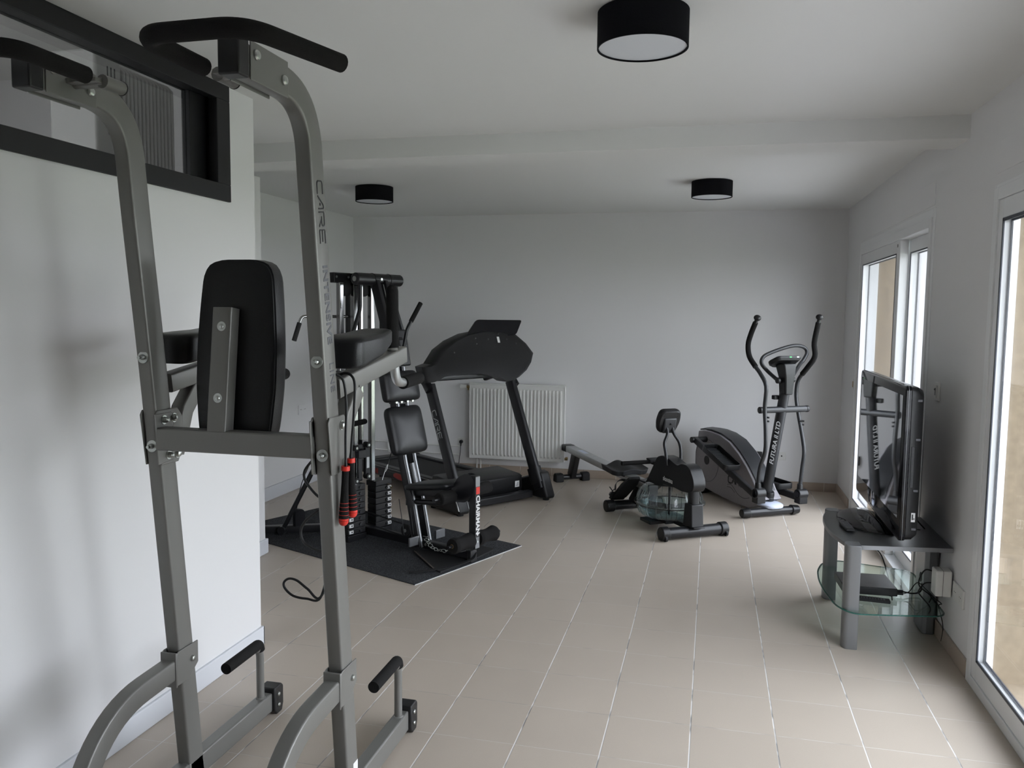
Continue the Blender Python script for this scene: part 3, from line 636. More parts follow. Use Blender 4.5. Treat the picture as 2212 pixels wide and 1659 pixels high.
# right wall fittings
ls = thing('light_switch', 'white light switch between the two sliding doors', 'light switch', (1.2, 4.87, 1.268), -90)
b = B(); b.box(-0.04, 0.04, -0.010, 0, -0.05, 0.05); b.build('plate', 'white', ls, bevel=0.003)
b = B(); b.box(-0.016, 0.016, -0.016, -0.010, -0.034, 0.034); b.build('rocker', 'white', ls, bevel=0.002)
b = B(); b.box(-0.005, 0.005, -0.0175, -0.016, -0.02, 0.02); b.ball((0, -0.017, 0.012), 0.006); b.build('key_mark', 'grey1', ls)
ds = outlet('wall_socket', 'white double wall socket low on the wall beside the large sliding door', (1.2, 4.285, 0.335), -90, 0.085, 0.09, 2)
fs = outlet('wall_socket', 'small cream switch on the wall left of the far sliding door', (1.2, 7.572, 1.088), -90, 0.06, 0.08, 1, False, 'white'); b = B(); b.box(-0.012, 0.012, -0.014, -0.01, -0.025, 0.025); b.build('rocker', 'brass', fs)
ad = thing('socket_adapter', 'chunky white double socket adapter with two black plugs', 'socket adapter', (1.19, 4.42, 0.352), -90)
b = B(); b.box(-0.045, 0.04, -0.075, 0, -0.065, 0.065); b.build('body', 'white', ad, bevel=0.006)
b = B(); b.box(-0.046, 0.041, -0.042, -0.0405, -0.066, 0.066); b.build('seam', 'grey1', ad)
for zz in (0.03, -0.03):
    b = B(); b.cyl((-0.045, -0.035, zz), (-0.055, -0.035, zz), 0.02); b.build('socket_well', 'white', ad, bevel=0.002)
"""adapter faces the stand; plugs enter from the far side"""
for k, zz in enumerate((0.03, -0.03)):
    pg = thing('power_plug', ['upper', 'lower'][k] + ' black plug in the white adapter beside the television stand', 'plug', (1.155, 4.475, 0.352 + zz), 0)
    b = B(); b.cyl((0, 0, 0), (0, 0.012, 0), 0.018); b.cyl((0, 0.012, 0), (-0.03, 0.02, 0), 0.013, 0.007); b.build('body', 'cable', pg, bevel=0.002)
    b = B(); b.sweep(crom([(-0.025, 0.02, 0), (-0.06, 0.03, -0.01 * k), (-0.085, 0.03, -0.05), (-0.08, 0.03, -0.09 + 0.02 * k), (-0.03, 0.02, -0.13), (-0.03, 0.04, -0.17)]), circ(0.0035, 8)); b.build('lead', 'cable', pg)

# ================================================================= ROOM BEHIND THE INTERIOR WINDOW
OX = -3.25
a0 = [(-2.65, 3.278, 2.755), (-2.65, 3.647, 2.767), (-2.65, 3.17, 2.759), (-2.65, 3.271, 2.777)]
hr = thing('column_radiator', 'tall off-white finned radiator seen through the interior window', 'radiator', (-2.65, a0[0][1], 0))
Lr = (a0[1][1] - a0[0][1]); ztop = a0[0][2]
nf = 14; fin = []
for k in range(nf):
    y = Lr * (k + 0.5) / nf; b = B(); b.prism(fillet([(y - 0.006, 0, 0), (y + 0.006, 0, 0), (y + 0.006, 1, 0), (y - 0.006, 1, 0)], 0) and [(-0.05, 1.55), (0.05, 1.55), (0.05, ztop - 0.03), (0.02, ztop), (-0.02, ztop), (-0.05, ztop - 0.03)], 1, y - 0.008, y + 0.008); b.build('fin', 'white', hr, bevel=0.006)
b = B(); b.box(-0.03, -0.01, 0, Lr, 1.57, ztop - 0.05); b.build('shade_core', 'grey1', hr)  # thin and coloured dark to imitate shade in the gaps between fins
b = B(); b.cut().box(-0.04, 0.04, 0.05, 0.09, 0, 1.57); b.cut().box(-0.04, 0.04, Lr - 0.09, Lr - 0.05, 0, 1.57); b.build('stand', 'white', hr)
wh = thing('wall_appliance', 'boxy white appliance with vent slots seen through the interior window', 'appliance', (-2.67, a0[0][1] - 0.02, 0))
b = B(); b.box(-0.16, 0.08, -0.16, 0, 1.6, ztop + 0.02); b.build('body', 'white', wh, bevel=0.012)
b = B()
for zz in (ztop - 0.16, ztop - 0.33):
    for q in range(3): b.cut().box(0.08, 0.081, -0.09 + q * 0.022, -0.084 + q * 0.022, zz, zz + 0.12)
b.cut().box(-0.10, 0.03, -0.1605, -0.16, ztop - 0.2, ztop - 0.08); b.build('vent_slot', 'dark', wh, smooth=False)
b = B(); b.box(-0.14, 0.06, -0.15, -0.01, 0, 1.6); b.build('stand', 'white', wh)
# ================================================================= TELEVISION STAND
sx0, sy0 = 0.95, 4.73
ts = thing('tv_stand', 'silver television stand with a green glass lower shelf by the right wall', 'tv stand', (sx0, sy0, 0))
def L2(pts): return [(x - sx0, y - sy0) for x, y in pts]
topo = [V(1.19 - sx0, 4.40 - sy0, 0)] + fillet([V(x, y, 0) for x, y in L2([(0.96, 4.368), (0.745, 4.335), (0.69, 4.37), (0.645, 4.56), (0.635, 4.74), (0.645, 4.92), (0.69, 5.10), (0.745, 5.135), (0.96, 5.095)])], 0.06, 4) + [V(1.19 - sx0, 5.06 - sy0, 0)]
b = B(); b.prism([(p.x, p.y) for p in topo], 2, 0.508, 0.53); b.build('top_board', 'silverd', ts, bevel=0.002)
b = B(); b.sweep([V(p.x, p.y, 0.519) for p in topo], rect(0.0215, 0.003), close=True, side=(0, 0, 1)); b.build('edge_band', 'silver', ts)
for sg in (-1, 1):
    y_ = sg * 0.375
    b = B(); out = [(0.028 * math.cos(a) - 0.236 + 0.0, 0.045 * math.sin(a)) for a in [PI / 2 + PI * k / 12 for k in range(13)]]
    out = [(x_ - 0.005, y2 + y_) for x_, y2 in out] + [(-0.195, y_ - 0.045), (-0.195, y_ + 0.045)]
    b.prism(out, 2, 0.0, 0.532); lg = b.build('leg', 'silver', ts, bevel=0.003, ang=50)
b = B(); b.prism([(0.175, -0.085), (0.195, -0.10), (0.23, -0.10), (0.245, -0.08), (0.245, 0.08), (0.23, 0.10), (0.195, 0.10), (0.175, 0.085)], 2, 0, 0.508); bl = b.build('back_panel', 'silver', ts, bevel=0.004)
b = B()
for zz, r_ in ((0.285, 0.026), (0.49, 0.018)): b.cut().cyl((0.174, -0.02, zz), (0.176, -0.02, zz), r_)
b.build('cable_hole', 'rubber', bl)
b = B()
for q in ((0.12, 0.05), (0.16, -0.03)): b.cut().cyl((q[0], q[1] + 0.05, 0.53), (q[0], q[1] + 0.05, 0.5315), 0.010)
b.build('screw_cap', 'rubber', ts)
go = fillet([V(x, y, 0) for x, y in L2([(1.165, 4.345), (0.72, 4.26), (0.655, 4.36), (0.625, 4.60), (0.62, 4.78), (0.635, 4.96), (0.68, 5.12), (0.76, 5.20), (1.165, 5.09)])], 0.07, 6, True)
b = B(); b.prism([(p.x, p.y) for p in go], 2, 0.197, 0.205); sh = b.build('glass_shelf', 'glasst', ts, smooth=False)
b = B(); b.sweep([V(p.x, p.y, 0.201) for p in go], rect(0.004, 0.0085), close=True, side=(0, 0, 1)); b.build('shelf_edge', 'gedge', sh)

# ================================================================= TELEVISION
y0, y1, zt0, zt1, xf = 4.30, 5.545, 0.572, 1.336, 0.918
tv = thing('television', 'large black flat television on a glossy oval foot, facing the room', 'television', (xf, (y0 + y1) / 2, 0.532))
hy = (y1 - y0) / 2; zb = zt0 - 0.532; zt = zt1 - 0.532; cyv = (y0 + y1) / 2
def rr(y_, z_0, z_1, r): return fillet([V(0, -y_, z_0), V(0, y_, z_0), V(0, y_, z_1), V(0, -y_, z_1)], r, 5, True)
def ring(x, k, r=0.03, dz=0): return [V(x, p.y, p.z) for p in rr(hy - k, zb + k, zt - k, r)]
b = B(); b.rings([ring(0.0, 0.006), ring(0.004, 0.0), ring(0.026, 0.0), ring(0.03, 0.003)]); bz = b.build('bezel', 'blackg', tv)
b = B(); b.rings([ring(0.028, 0.004), ring(0.06, 0.006, 0.035), ring(0.085, 0.02, 0.05), ring(0.095, 0.06, 0.06)]); bk = b.build('back_cover', 'black', tv)
b = B(); b.box(-0.0015, 0.001, -hy + 0.055, hy - 0.055, zb + 0.105, zt - 0.05); b.build('screen', 'screen', tv, smooth=False)
b = B(); b.sweep([V(0.014, p.y, p.z) for p in rr(hy + 0.0005, zb - 0.0005, zt + 0.0005, 0.03)], rect(0.002, 0.003), close=True, side=(1, 0, 0)); b.build('trim_strip', 'silver', bz)
b = B(); b.prism(fillet([(0.036, 0.38, 0), (0.05, 0.38, 0), (0.05, 0.55, 0), (0.036, 0.55, 0)], 0.007, 3, True) and [(0.038, zb + 0.27), (0.052, zb + 0.27), (0.052, zb + 0.47), (0.038, zb + 0.47)], 1, -hy + 0.002, -hy + 0.0055); cpn = b.build('side_control_strip', 'charc', bk, bevel=0.001)
b = B()
for k in range(6): b.cut().cyl((0.045, -hy + 0.002, zb + 0.29 + k * 0.03), (0.045, -hy, zb + 0.29 + k * 0.03), 0.0035, seg=12)
b.build('button', 'charc', cpn)
b = B()
for zz in (zb + 0.06, zb + 0.25, zb + 0.50, zb + 0.69): b.cut().box(0.055, 0.075, -hy + 0.0, -hy + 0.009, zz, zz + 0.01)
b.build('moulded_notch', 'grey1', bk)
b = B(); b.box(0.052, 0.070, -hy + 0.004, -hy + 0.0065, zb + 0.10, zb + 0.145); st_ = b.build('sticker', 'paper', bk)
b = B(); b.cut().box(0.055, 0.061, -hy + 0.0035, -hy + 0.0042, zb + 0.11, zb + 0.138); b.cut().box(0.063, 0.067, -hy + 0.0035, -hy + 0.0042, zb + 0.112, zb + 0.12); b.build('print', 'dark', st_)
b = B(); b.box(0.02, 0.07, -0.09, 0.09, -0.002, zb + 0.05); nk = b.build('neck', 'blackg', tv, bevel=0.01)
b = B(); b.lathe([(0.0, 0.022), (0.10, 0.021), (0.19, 0.014), (0.222, 0.006), (0.226, 0.0), (0, 0.0)], (0, 0, 0), 72, Matrix.Diagonal((0.86, 1.35, 1, 1)) ); bmesh.ops.translate(b.bm, verts=b.bm.verts, vec=(-0.005, -0.04, 0)); b.build('foot', 'blackg', tv)
b = B(); b.sweep(crom([(0.08, -0.36, 0.17), (0.13, -0.27, 0.11), (0.19, -0.19, 0.04), (0.225, -0.16, 0.003)]), circ(0.0035, 8)); b.build('lead', 'cable', tv)

# remote on the stand, box and remote on the glass shelf
rm = thing('remote_control', 'dark grey remote control lying beside the television foot', 'remote control', (0.738, 4.68, 0.531), 4)
b = B(); b.box(-0.023, 0.023, -0.09, 0.09, 0.002, 0.018); b.build('body', 'black', rm, bevel=0.005)
b = B()
for i in range(3):
    for j in range(8): b.box(-0.017 + i * 0.012, -0.008 + i * 0.012, -0.03 + j * 0.0135, -0.022 + j * 0.0135, 0.018, 0.0195)
k_ = b.build('keypad', 'grey1', rm, smooth=False); k_['kind'] = 'stuff'
sb = thing('set_top_box', 'flat black television box on the glass shelf', 'set-top box', (0.84, 4.66, 0.2055), 3)
b = B(); b.box(-0.13, 0.14, -0.10, 0.15, 0.004, 0.045); b.build('body', 'black', sb, bevel=0.004)
b = B()
for q in ((-0.11, -0.08), (0.11, -0.08), (-0.11, 0.13), (0.11, 0.13)): b.cut().cyl((q[0], q[1], 0), (q[0], q[1], 0.005), 0.01)
b.build('foot', 'rubber', sb)
b = B(); b.cut().cyl((0.14, -0.06, 0.022), (0.175, -0.06, 0.022), 0.008); b.cut().cyl((0.14, -0.085, 0.016), (0.17, -0.085, 0.016), 0.006); b.build('connector', 'cable', sb)
b = B()
b.cut().sweep(crom([(0.17, -0.06, 0.022), (0.23, -0.05, 0.012), (0.27, -0.03, 0.02), (0.285, 0.0, 0.05), (0.30, 0.01, 0.08)]), circ(0.004, 8))
b.cut().sweep(crom([(0.165, -0.085, 0.016), (0.20, -0.08, 0.03), (0.245, -0.06, 0.075), (0.29, -0.08, 0.04), (0.32, -0.10, 0.01), (0.335, -0.16, 0.003), (0.31, -0.20, 0.002), (0.335, -0.20, -0.10), (0.34, -0.17, -0.19)]), circ(0.0025, 8))
b.build('lead', 'cable', sb)
r2 = thing('remote_control', 'slim black remote control on the glass shelf in front of the box', 'remote control', (0.845, 4.475, 0.2055), 85)
b = B(); b.box(-0.024, 0.024, -0.085, 0.085, 0.001, 0.016); b.build('body', 'rubber', r2, bevel=0.005)
b = B()
for i in range(4):
    for j in range(9): b.box(-0.019 + i * 0.0105, -0.012 + i * 0.0105, -0.06 + j * 0.0135, -0.052 + j * 0.0135, 0.016, 0.0175)
k_ = b.build('keypad', 'charc', r2, smooth=False); k_['kind'] = 'stuff'
cl = thing('cable', 'thin black cable dropping from the television stand to the floor', 'cable', (0.98, 5.02, 0.0))
b = B(); b.sweep(crom([(0.03, -0.02, 0.505), (-0.05, -0.03, 0.46), (-0.09, -0.03, 0.42), (-0.05, -0.02, 0.36), (0.02, 0.06, 0.28), (0.08, 0.10, 0.10), (0.10, 0.12, 0.005)]), circ(0.0035, 8)); b.build('cable', 'cable', cl)
# ================================================================= TREADMILL (faces away, console back toward the camera)
# local frame: x toward the rear of the deck, y toward the camera side, z up
tm = thing('treadmill', 'black folding treadmill with a wide console in front of the radiator', 'treadmill', (-2.05, 6.43, 0), 144)
WR = -0.93
# floor frame
b = B(); b.box(-0.02, 0.05, WR + 0.05, -0.05, 0.022, 0.085); fr_ = b.build('floor_frame', 'blackm', tm, bevel=0.008)
b = B(); b.cut().box(0.0, 0.75, -0.13, -0.08, 0.03, 0.075); b.cut().box(0.0, 0.75, WR + 0.08, WR + 0.13, 0.03, 0.075); b.cut().box(0.18, 0.22, WR + 0.1, -0.1, 0.03, 0.07); b.build('side_rail', 'blackm', fr_, bevel=0.006)
for y_ in (-0.015, WR - 0.045):
    b = B(); b.prism([(-0.15, 0.018), (-0.155, 0.05), (-0.07, 0.25), (-0.02, 0.26), (0.10, 0.20), (0.34, 0.12), (0.36, 0.06), (0.30, 0.02)], 1, y_ - 0.055, y_ + 0.055) ; ft = b.build('foot_cover', 'black', tm, bevel=0.02, seg=4)
    b = B(); b.cut().cyl((-0.09, y_, 0), (-0.09, y_, 0.02), 0.028); b.cut().cyl((0.28, y_, 0), (0.28, y_, 0.022), 0.028); b.build('levelling_foot', 'rubber', ft)
b = B(); b.prism([(-0.148, 0.05), (-0.11, 0.13), (-0.095, 0.13), (-0.13, 0.05)], 1, -0.071, 0.041); b.build('foot_trim', 'alu', tm, bevel=0.004)
# uprights
for y_ in (-0.03, WR + 0.0):
    b = B(); b.sweep([(-0.055, y_, 0.10), (0.37, y_, 1.04)], rect(0.055, 0.105, 0.016), side=(0, 1, 0)); up = b.build('upright', 'blackm', tm)
    b = B(); b.sweep([(-0.03, y_, 0.15), (0.03, y_, 0.28)], rect(0.075, 0.13, 0.02), side=(0, 1, 0)); b.build('upright_sleeve', 'black', up)
    if y_ > -0.5:
        d = V(0.425, 0, 0.94).normalized(); m_ = Matrix((-d, V(0, -1, 0).cross(V(0, 0, 0)) if False else V(0, 1, 0).cross(-d), V(0, 1, 0))).transposed().to_4x4()
        c_ = V(-0.055, 0, 0.10).lerp(V(0.37, 0, 1.04), 0.66); m_.translation = V(c_.x, y_ + 0.0282, c_.z)
        carelogo(0.055, 'alu', up, m_, st=0.15, sx=1.25, name='logo')
# motor hood
b = B(); hp = [(0.115, 0.055), (0.095, 0.10), (0.10, 0.21), (0.13, 0.222), (0.44, 0.245), (0.46, 0.235), (0.47, 0.10), (0.45, 0.055)]
b.prism(hp, 1, WR + 0.075, -0.115); hood = b.build('motor_hood', 'black', tm, bevel=0.012, seg=3)
b = B(); b.box(0.094, 0.0965, WR + 0.08, -0.12, 0.204, 0.208); b.build('seam', 'dark', hood)
b = B(); b.box(0.0935, 0.0955, WR + 0.115, WR + 0.165, 0.11, 0.165); sk = b.build('sticker', 'paper', hood, smooth=False)
b = B()
for k in range(3): b.cut().box(0.093, 0.0937, WR + 0.125, WR + 0.155 - 0.006 * k, 0.122 + k * 0.012, 0.127 + k * 0.012)
b.build('print', 'grey1', sk, smooth=False)
b = B()
for yy in (-0.45, -0.72): b.cut().cyl((0.0955, yy, 0.115), (0.0935, yy, 0.115), 0.005, seg=12)
b.build('screw', 'dark', hood)
# deck
b = B(); b.box(0.42, 1.78, WR + 0.13, -0.15, 0.085, 0.16); dk = b.build('deck_frame', 'blackm', tm, bevel=0.01)
b = B(); b.box(0.44, 1.74, WR + 0.2, -0.22, 0.160, 0.172); b.build('running_belt', 'rubber', dk, bevel=0.004)
for a, c in ((-0.22, -0.145), (WR + 0.125, WR + 0.20)):
    b = B(); b.prism([(a, 0.155), (c, 0.155), (c, 0.193), (a, 0.193)], 0, 0.42, 1.76); b.build('foot_rail', 'charc', dk, bevel=0.012, seg=3)
b = B(); b.box(0.46, 1.72, -0.1455, -0.1435, 0.178, 0.181); b.build('trim_line', 'alu', dk)
b = B(); b.prism([(1.66, 0.07), (1.80, 0.07), (1.82, 0.12), (1.80, 0.2), (1.66, 0.2)], 1, WR + 0.12, -0.14); b.build('rear_cap', 'black', dk, bevel=0.015, seg=3)
b = B(); b.cut().prism([(0.86, 0.09), (1.06, 0.10), (1.14, 0.115), (1.14, 0.14), (1.10, 0.155), (0.86, 0.150)], 1, -0.150, -0.1475); b.cut().box(1.42, 1.437, -0.150, -0.1475, 0.10, 0.15); b.box(1.448, 1.465, -0.150, -0.1475, 0.10, 0.15); b.box(1.43, 1.455, -0.150, -0.1475, 0.12, 0.13); b.build('print', 'redd', dk, smooth=False)
b = B()
for yy in (-0.3, -0.65): b.cut().cyl((1.55, yy - 0.03, 0.045), (1.55, yy + 0.03, 0.045), 0.045)
b.build('wheel', 'rubber', dk)
# console: wide wing-shaped shell, back face toward the camera
cxo = 0.36
bk_ = [[(0.075, 1.203), (-0.014, 1.224), (-0.134, 1.34), (-0.282, 1.417), (-0.458, 1.476), (-0.668, 1.507), (-0.885, 1.497), (-1.043, 1.467), (-1.148, 1.383), (-1.214, 1.291), (-1.163, 1.209), (-1.083, 1.138), (-0.97, 1.078), (-0.892, 1.051), (-0.814, 1.042), (-0.759, 1.074), (-0.646, 1.1), (-0.513, 1.122), (-0.359, 1.124), (-0.194, 1.122), (-0.063, 1.112), (-0.005, 1.086), (0.066, 1.07)]][0]
def cring(x, k, dy=0.0):
    cy = sum(q[0] for q in bk_) / len(bk_); cz = sum(q[1] for q in bk_) / len(bk_)
    return [V(x + (z - cz) * 0.35, cy + (y - cy) * k + dy, cz + (z - cz) * (0.5 + k / 2)) for y, z in bk_]
CZ_ = sum(q[1] for q in bk_) / len(bk_); cy_ = sum(q[0] for q in bk_) / len(bk_)
b = B(); b.rings([cring(cxo - 0.045, 0.90), cring(cxo - 0.03, 0.97), cring(cxo - 0.01, 1.0), cring(cxo + 0.09, 1.0), cring(cxo + 0.12, 0.96)]); con = b.build('console', 'black', tm, ang=28)
b = B()
for yy, zz in [(-0.809, 1.473), (-0.679, 1.428), (-0.537, 1.438), (-0.898, 1.425), (-0.999, 1.386), (-0.272, 1.317), (-0.537, 1.389)]:
    xx = cxo - 0.047 + (zz - CZ_) * 0.35; b.cut().cyl((xx + 0.0015, yy, zz), (xx + 0.02, yy, zz), 0.007, seg=12)
bmesh.ops.translate(b.bm, verts=b.bm.verts, vec=(0.0, 0, 0)); b.build('screw_hole', 'dark', con)
b = B(); q = (0.34, -0.793, 1.422); xx = cxo - 0.0468 + (q[2] - CZ_) * 0.35; b.box(-0.013, 0.013, -0.028, 0.028, 0.0, 0.0015, X3((xx, q[1], q[2]), (0, 1, 0), (-1, 0, 0.35))); b.build('sticker', 'paper', con)
# tablet style display, tilted, above the console
b = B()
cc = [V(*q) for q in [(0.46, -0.602, 1.605), (0.46, -1.146, 1.602), (0.4, -1.027, 1.469), (0.4, -0.372, 1.381)]]
off = V(0.022, 0, -0.008)
b.rings([fillet(cc, 0.03, 4, True), fillet([p + off for p in cc], 0.03, 4, True)]); b.build('display', 'blackg', tm, bevel=0.006, seg=3)
# side handles running back toward the user
for y_ in (0.0, WR - 0.03):
    b = B(); b.sweep(fillet([(0.33, y_, 1.0), (0.42, y_, 1.10), (0.60, y_, 1.10), (0.78, y_, 1.05)], 0.1, 6), rect(0.06, 0.075, 0.02), side=(0, 1, 0)); b.build('handrail', 'black', tm)
b = B(); b.sweep([(0.37, -0.03, 1.10), (0.39, WR, 1.105)], rect(0.05, 0.045, 0.01), side=(0, 0, 1)); b.build('cross_bar', 'blackm', tm)
# ================================================================= MAT AND MULTI-GYM
b = B(); mt_ = thing('carpet_mat', 'dark speckled carpet mat under the multi-gym', 'mat', (-1.72, 4.65, 0), 156.6)
b.box(0, 2.0, -1.10, 0, 0.0, 0.007); b.build('carpet', 'carpet', mt_, bevel=0.002)
b = B(); b.box(-0.003, 0.0, -1.10, 0.0, 0.0, 0.0045); b.build('backing_edge', 'lightp', mt_, smooth=False)
# local frame: x toward the rear, y toward the camera side, z up
gy = thing('multi_gym', 'black multi-gym with chrome guide tubes and two weight stacks on the carpet mat', 'multi-gym', (-1.54, 5.2, 0.007), 156.4)
b = B(); b.box(-0.02, 1.2, -0.027, 0.027, 0.018, 0.075); rl = b.build('base_rail', 'blackm', gy, bevel=0.006)
b = B(); b.box(-0.045, -0.012, -0.033, 0.033, 0.0, 0.082); b.build('end_cap', 'black', rl, bevel=0.006)
b = B(); b.cyl((0.37, 0.027, 0.05), (0.37, 0.031, 0.05), 0.010); b.build('bolt', 'zinc', rl)
# foot plate of rubber under the nose
b = B(); b.prism([(0.42, 0.09), (0.04, 0.30), (-0.03, 0.315), (-0.02, -0.02), (0.02, -0.30), (0.20, -0.32)], 2, 0.0, 0.010); fp = b.build('foot_plate', 'rubber', gy)
b = B(); b.prism([(0.42, 0.092), (0.416, 0.084), (0.045, 0.289), (0.05, 0.298)], 2, 0.010, 0.012); b.build('edge_trim', 'bark', fp)
# silver cross foot
for a, c in ((0.03, 0.145), (-0.215, -0.12)):
    b = B(); b.box(0.405, 0.42, a, c, 0.05, 0.112); b.build('cross_foot', 'silver', gy, bevel=0.003)
# rear mast, stabiliser, diagonal
b = B(); b.box(1.13, 1.18, -0.03, 0.03, 0.0, 1.93); mast = b.build('mast', 'blackm', gy, bevel=0.005)
b = B(); b.sweep([(1.17, 0.0, 0.04), (1.72, 0.6, 0.04)], rect(0.05, 0.06, 0.005), side=(0, 0, 1)); rs = b.build('rear_stabiliser', 'blackm', gy)
b = B(); b.sweep([(1.17, 0.0, 0.04), (1.55, -0.45, 0.04)], rect(0.05, 0.06, 0.005), side=(0, 0, 1)); b.build('rear_stabiliser', 'blackm', gy)
b = B(); b.tube([(1.47, 0.385, 0.05), (1.30, 0.22, 0.52), (1.16, 0.02, 0.78)], 0.018); b.cyl((1.49, 0.355, 0.04), (1.46, 0.415, 0.04), 0.03); b.build('brace', 'blackm', gy)
b = B(); b.prism([(-0.045, 0.07), (0.045, 0.07), (0.045, 0.15)] + [(0.045 * math.cos(t), 0.15 + 0.045 * math.sin(t)) for t in [PI * k / 8 for k in range(1, 8)]] + [(-0.045, 0.15)], 0, 1.38, 1.41); b.bm.transform(Matrix.Translation((0, 0.30, 0))); b.build('pulley_guard', 'blackm', gy)
b = B(); b.box(1.02, 1.14, -0.24, 0.27, 1.86, 1.93); b.box(0.86, 1.03, -0.03, 0.03, 1.855, 1.915); hb = b.build('head_beam', 'blackm', gy, bevel=0.004)
b = B()
for yy in (0.25, 0.14, 0.02, -0.1): b.cut().cyl((1.019, yy, 1.90), (1.014, yy, 1.90), 0.008)
b.build('bolt', 'zinc', hb)
for yy in (0.17, -0.0):
    b = B(); b.cyl((1.02, yy - 0.014, 1.815), (1.02, yy + 0.014, 1.815), 0.05); b.box(0.985, 1.055, yy - 0.018, yy - 0.014, 1.79, 1.87); b.box(0.985, 1.055, yy + 0.014, yy + 0.018, 1.79, 1.87); X_ = None
    b.bm.transform(Matrix.Translation((1.02, yy, 0)) @ Matrix.Rotation(PI / 2, 4, 'Z') @ Matrix.Translation((-1.02, -yy, 0))); b.build('pulley', 'rubber', gy)
# weight stacks: near and far, eight plates each
def stack(ya, yb, nm):
    g = B(); g.box(0.944, 1.045, ya, yb, 0.0, 0.045); g.build('stack_base', 'blackm', gy, bevel=0.003)
    ps = 0.0455; n = 8 if nm else 7
    for k in range(n):
        z0 = 0.047 + k * ps if nm else 0.047 + k * ps
        lidz = z0 + ps - 0.0015
        g = B(); g.box(0.95, 1.04, ya + 0.004, yb - 0.004, z0, lidz); pl_ = g.build('weight_plate', 'black', gy, bevel=0.004)
        xa = 0.9485; yc = (yb - 0.055) if nm else (ya + 0.055)
        g = B(); yl = (yb - 0.03 if nm else ya + 0.055); g.box(0.9475, 0.9502, yl - 0.022 - 0.03 * (not nm) , yl + 0.016 - 0.03 * (not nm), z0 + 0.010, z0 + 0.034); lb_ = g.build('label', 'paper', pl_, smooth=False)
        g = B(); s0 = yl - 0.014 - 0.03 * (not nm)
        g.box(0.9468, 0.9475, s0, s0 + 0.012, z0 + 0.017, z0 + 0.027); g.build('print', 'dark', lb_, smooth=False)
        g = B(); g.cyl((0.951, (ya + yb) / 2 - 0.03, z0 + 0.022), (0.940, (ya + yb) / 2 - 0.03, z0 + 0.022), 0.013, 0.009, 16); g.build('pin_collar', 'charc', pl_)
    if not nm:
        g = B(); g.box(0.945, 1.05, ya, yb, 0.047 + n * ps, 0.405); g.build('top_plate', 'black', gy, bevel=0.004)
stack(0.045, 0.22, True); stack(-0.215, -0.05, False)
b = B(); b.sweep(crom([(0.942, -0.165, 0.372), (0.93, -0.18, 0.365), (0.925, -0.2, 0.345), (0.94, -0.19, 0.335)]), rect(0.012, 0.002)); b.build('twisted_tag', 'brass', gy)
# chrome guide tubes
for yy, z0, z1 in ((0.235, 0.42, 1.86), (0.105, 0.40, 1.93), (0.04, 0.72, 1.86), (-0.06, 0.405, 1.88)):
    b = B(); w_ = 0.019 if yy != 0.04 else 0.012; b.box(1.0 - w_, 1.0 + w_, yy - w_, yy + w_, z0, z1); b.build('guide_tube', 'chrome', gy, bevel=0.004)
b = B(); b.cut().box(1.06, 1.09, 0.05, 0.075, 0.40, 1.87); b.cut().box(1.06, 1.09, -0.025, 0.0, 0.40, 1.87); b.build('rear_guide', 'blackm', gy, bevel=0.003)
# transfer levers above the stacks
b = B()
b.box(0.94, 0.96, 0.085, 0.125, 0.44, 0.66); b.box(0.94, 0.965, 0.01, 0.055, 0.47, 0.68); b.box(0.93, 0.97, 0.06, 0.13, 0.60, 0.66); b.box(0.95, 0.97, 0.02, 0.17, 0.665, 0.70); lv_ = b.build('transfer_lever', 'blackm', gy, bevel=0.004)
for yy, zz in ((0.033, 0.69), (0.033, 0.46), (0.15, 0.68), (0.15, 0.44)):
    b = B(); b.cyl((0.97, yy, zz), (0.925, yy, zz), 0.022); rb_ = b.build('roller', 'rubber', lv_)
    b = B(); b.cyl((0.9255, yy, zz), (0.9235, yy, zz), 0.009, seg=16); b.build('pin', 'zinc', rb_)
b = B(); b.box(0.9385, 0.94, 0.02, 0.045, 0.52, 0.60); b.build('label', 'lightp', lv_, smooth=False)
# press arm: roller, twin flat bars, bent tubes
b = B(); b.cyl((0.87, 0.215, 1.885), (0.87, -0.225, 1.885), 0.043, seg=32); ro = b.build('pivot_roller', 'blackm', gy, bevel=0.008)
for yy in (0.055, -0.10):
    b = B(); b.cyl((0.87, yy - 0.003, 1.885), (0.87, yy + 0.003, 1.885), 0.0455, seg=32); b.build('band', 'rubber', ro)
b = B(); b.cut().cyl((0.87, 0.216, 1.885), (0.87, 0.220, 1.885), 0.018); b.cut().cyl((0.828, 0.0, 1.888), (0.824, 0.0, 1.888), 0.009); b.build('bolt', 'zinc', ro)
for yy in (0.038, -0.042):
    b = B(); b.sweep([(0.855, yy, 1.87), (0.725, yy, 1.49)], rect(0.03, 0.075, 0.004), side=(0, 1, 0)); b.build('press_bar', 'blackm', gy)
b = B(); b.sweep([(0.82, -0.005, 1.85), (0.70, -0.005, 1.47)], rect(0.006, 0.012), side=(0, 1, 0)); b.build('chrome_strip', 'chrome', gy)
b = B(); b.tube([(0.87, 0.165, 1.86), (0.87, 0.165, 1.68), (0.84, 0.28, 1.46)], 0.0145, 0.04); b.build('press_handle', 'blackm', gy)
b = B(); b.tube([(0.87, -0.185, 1.86), (0.87, -0.185, 1.68), (0.84, -0.23, 1.5)], 0.0145, 0.04); b.build('press_handle', 'blackm', gy)
b = B(); b.prism([(0.80, 1.62), (0.70, 1.56), (0.66, 1.46), (0.72, 1.44), (0.80, 1.50)], 1, -0.05, 0.05); b.cyl((0.73, 0.055, 1.49), (0.73, 0.06, 1.49), 0.008); b.build('pivot_plate', 'blackm', gy, bevel=0.004)
